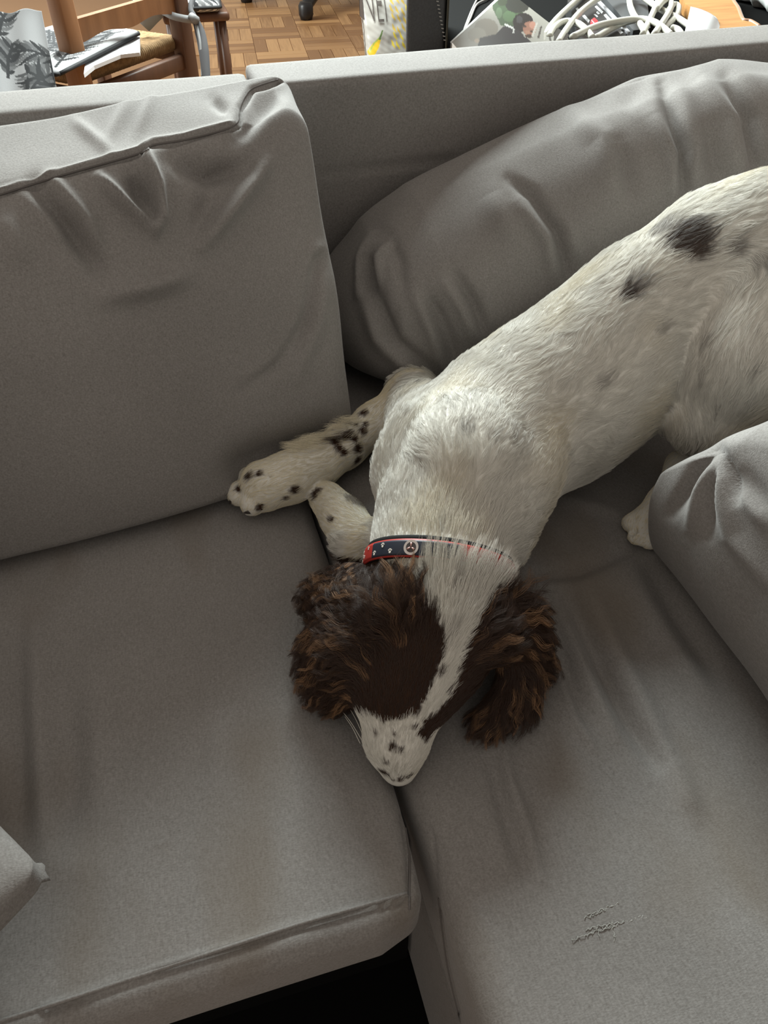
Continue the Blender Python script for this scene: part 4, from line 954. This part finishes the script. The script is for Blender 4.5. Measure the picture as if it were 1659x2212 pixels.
bm.verts.ensure_lookup_table(); bm.verts.index_update(); V = [v.co[:] for v in bm.verts]; Fc = [[v.index for v in f.verts] for f in bm.faces]; bm.free(); obj('rocker_switch', V, Fc, mat('red_plastic', (.55, .02, .03), .3, .5), pu)
V, Fc = slab([(1294, -20), (1395, -25), (1405, 60), (1368, 66)], CT+.03, .030); tag(obj('grey_case', V, Fc, mat('dark_grey_plastic', (.045, .047, .05), .5, .4), None, False), 'dark grey plastic case next to the power unit', 'case')
# ---- coil of thick white cable
M_WC = mat('white_cable_sheath', (.47, .46, .405), .42, .4)
segs = [[(1176, 78), (1195, 50), (1222, 22), (1262, -14), (1290, -40)], [(1186, 80), (1196, 62), (1210, 50), (1228, 46), (1250, 52), (1266, 64), (1280, 82)], [(1206, 92), (1222, 66), (1248, 32), (1276, 8), (1306, -10), (1340, -24)],
        [(1236, 80), (1290, 56), (1350, 44), (1392, 42), (1424, 54), (1450, 76)], [(1286, 82), (1340, 52), (1385, 42), (1418, 50), (1440, 72)], [(1362, -20), (1360, 5), (1368, 30), (1386, 56), (1400, 82)],
        [(1430, -20), (1418, 10), (1404, 42), (1388, 74)], [(1418, 20), (1432, 4), (1446, 0), (1450, 14), (1438, 38), (1412, 76)], [(1444, 22), (1456, 10), (1466, 16), (1460, 36), (1438, 58), (1420, 82)], [(1376, -16), (1424, 18), (1468, 42), (1510, 70)], [(1452, 60), (1466, 66), (1474, 82)]]
VV = []; FF = []; off = 0
for i, s in enumerate(segs):
    z = CT+.048+.004*(i % 4); V, Fc = tube_vf(spline([atz(x, y, z+.003*math.sin(k*1.3+i)) for k, (x, y) in enumerate(s)], 34), .0072, 10); VV.append(V); FF += [[j+off for j in f] for f in Fc]; off += len(V)
tag(obj('white_cable', np.vstack(VV), FF, M_WC), 'loosely coiled thick white cable heaped over the power unit', 'cable')
# ---- curved wooden board, white plastic sheet, pale fabric bundle
wb = empty('wooden_board', tuple(atz(1560, 30, CT))); tag(wb, 'curved orange wooden board with a coppery rim on the black cabinet', 'board')
zb = CT+.05
out = [(1470, -40), (1478, 5), (1492, 18), (1520, 40), (1545, 90), (1660, 95), (1640, 58), (1622, 47), (1606, 44), (1600, 34), (1594, 18), (1583, 0), (1568, -40)]
V, Fc = prism_vf([atz(x, y, zb) for x, y in out], (0, 0, -.026)); obj('board', V, Fc, mat('orange_plywood', rough=.4, spec=.4, build=wood_build((.25, .115, .035), (.38, .19, .065), (8, 40, 40))), wb, False)
V, Fc = tube_vf(spline([atz(x, y, zb-.002) for x, y in out[6:]], 50), .0052, 8); obj('edge_trim', V, Fc, mat('copper_brown_edge', (.30, .17, .11), .25, .6), wb)
V, Fc = prism_vf([atz(x, y, CT+.0235) for x, y in ((1475, -30), (1640, 80), (1560, 80), (1470, 20))], (0, 0, -.0235)); obj('batten', V, Fc, M_DKW, wb, False)
n = 40; u, v = np.meshgrid(np.linspace(0, 1, n), np.linspace(0, 1, n), indexing='ij'); u, v = u.ravel(), v.ravel()
Lx = np.stack([1492+(1474-1492)*v, 14+(84-14)*v], 1); topc = np.array([spline([(1492, 14), (1515, 20), (1540, 32), (1553, 48), (1560, 90)], n)[int(round(a*(n-1)))] for a in u])
px = topc[:, 0]*(1-v)+(1474+u*(1562-1474))*v; py = topc[:, 1]*(1-v)+(92)*v
zz = CT+.056+.010*np.sin(u*math.pi*1.5)
V = np.array([atz(a, b, c) for a, b, c in zip(px, py, zz)]); Fq = [(i*n+j, (i+1)*n+j, (i+1)*n+j+1, i*n+j+1) for i in range(n-1) for j in range(n-1)]
m = len(V); edge = [j for j in range(n)]+[i*n+n-1 for i in range(1, n)]+[(n-1)*n+j for j in range(n-2, -1, -1)]+[i*n for i in range(n-2, 0, -1)]
FF = Fq+[tuple(m+k for k in f[::-1]) for f in Fq]+[(edge[k], edge[(k+1) % len(edge)], m+edge[(k+1) % len(edge)], m+edge[k]) for k in range(len(edge))]
tag(obj('plastic_sheet', np.vstack([V, V-np.array([0, 0, .003])]), FF, mat('white_plastic', (.48, .49, .50), .45, .4)), 'bent white plastic sheet lying against the wooden board', 'sheet')
c = atz(1650, 15, CT); P, Fc, U = sub_box((50, 40, 24), (.30, .26, .07), .033); W = P+np.array([c[0]-.045, c[1]-.10, CT+.001]); N = normals(W, Fc); W = W+N*(.009*snoise(W, 9, 81))[:, None]; W[:, 2] = np.maximum(W[:, 2], CT+.0015)
tag(obj('fabric_bundle', W, Fc, mat('pale_grey_cotton', (.40, .41, .40), .9, .1)), 'pale grey fabric bundle beside the curved wooden board', 'cloth')
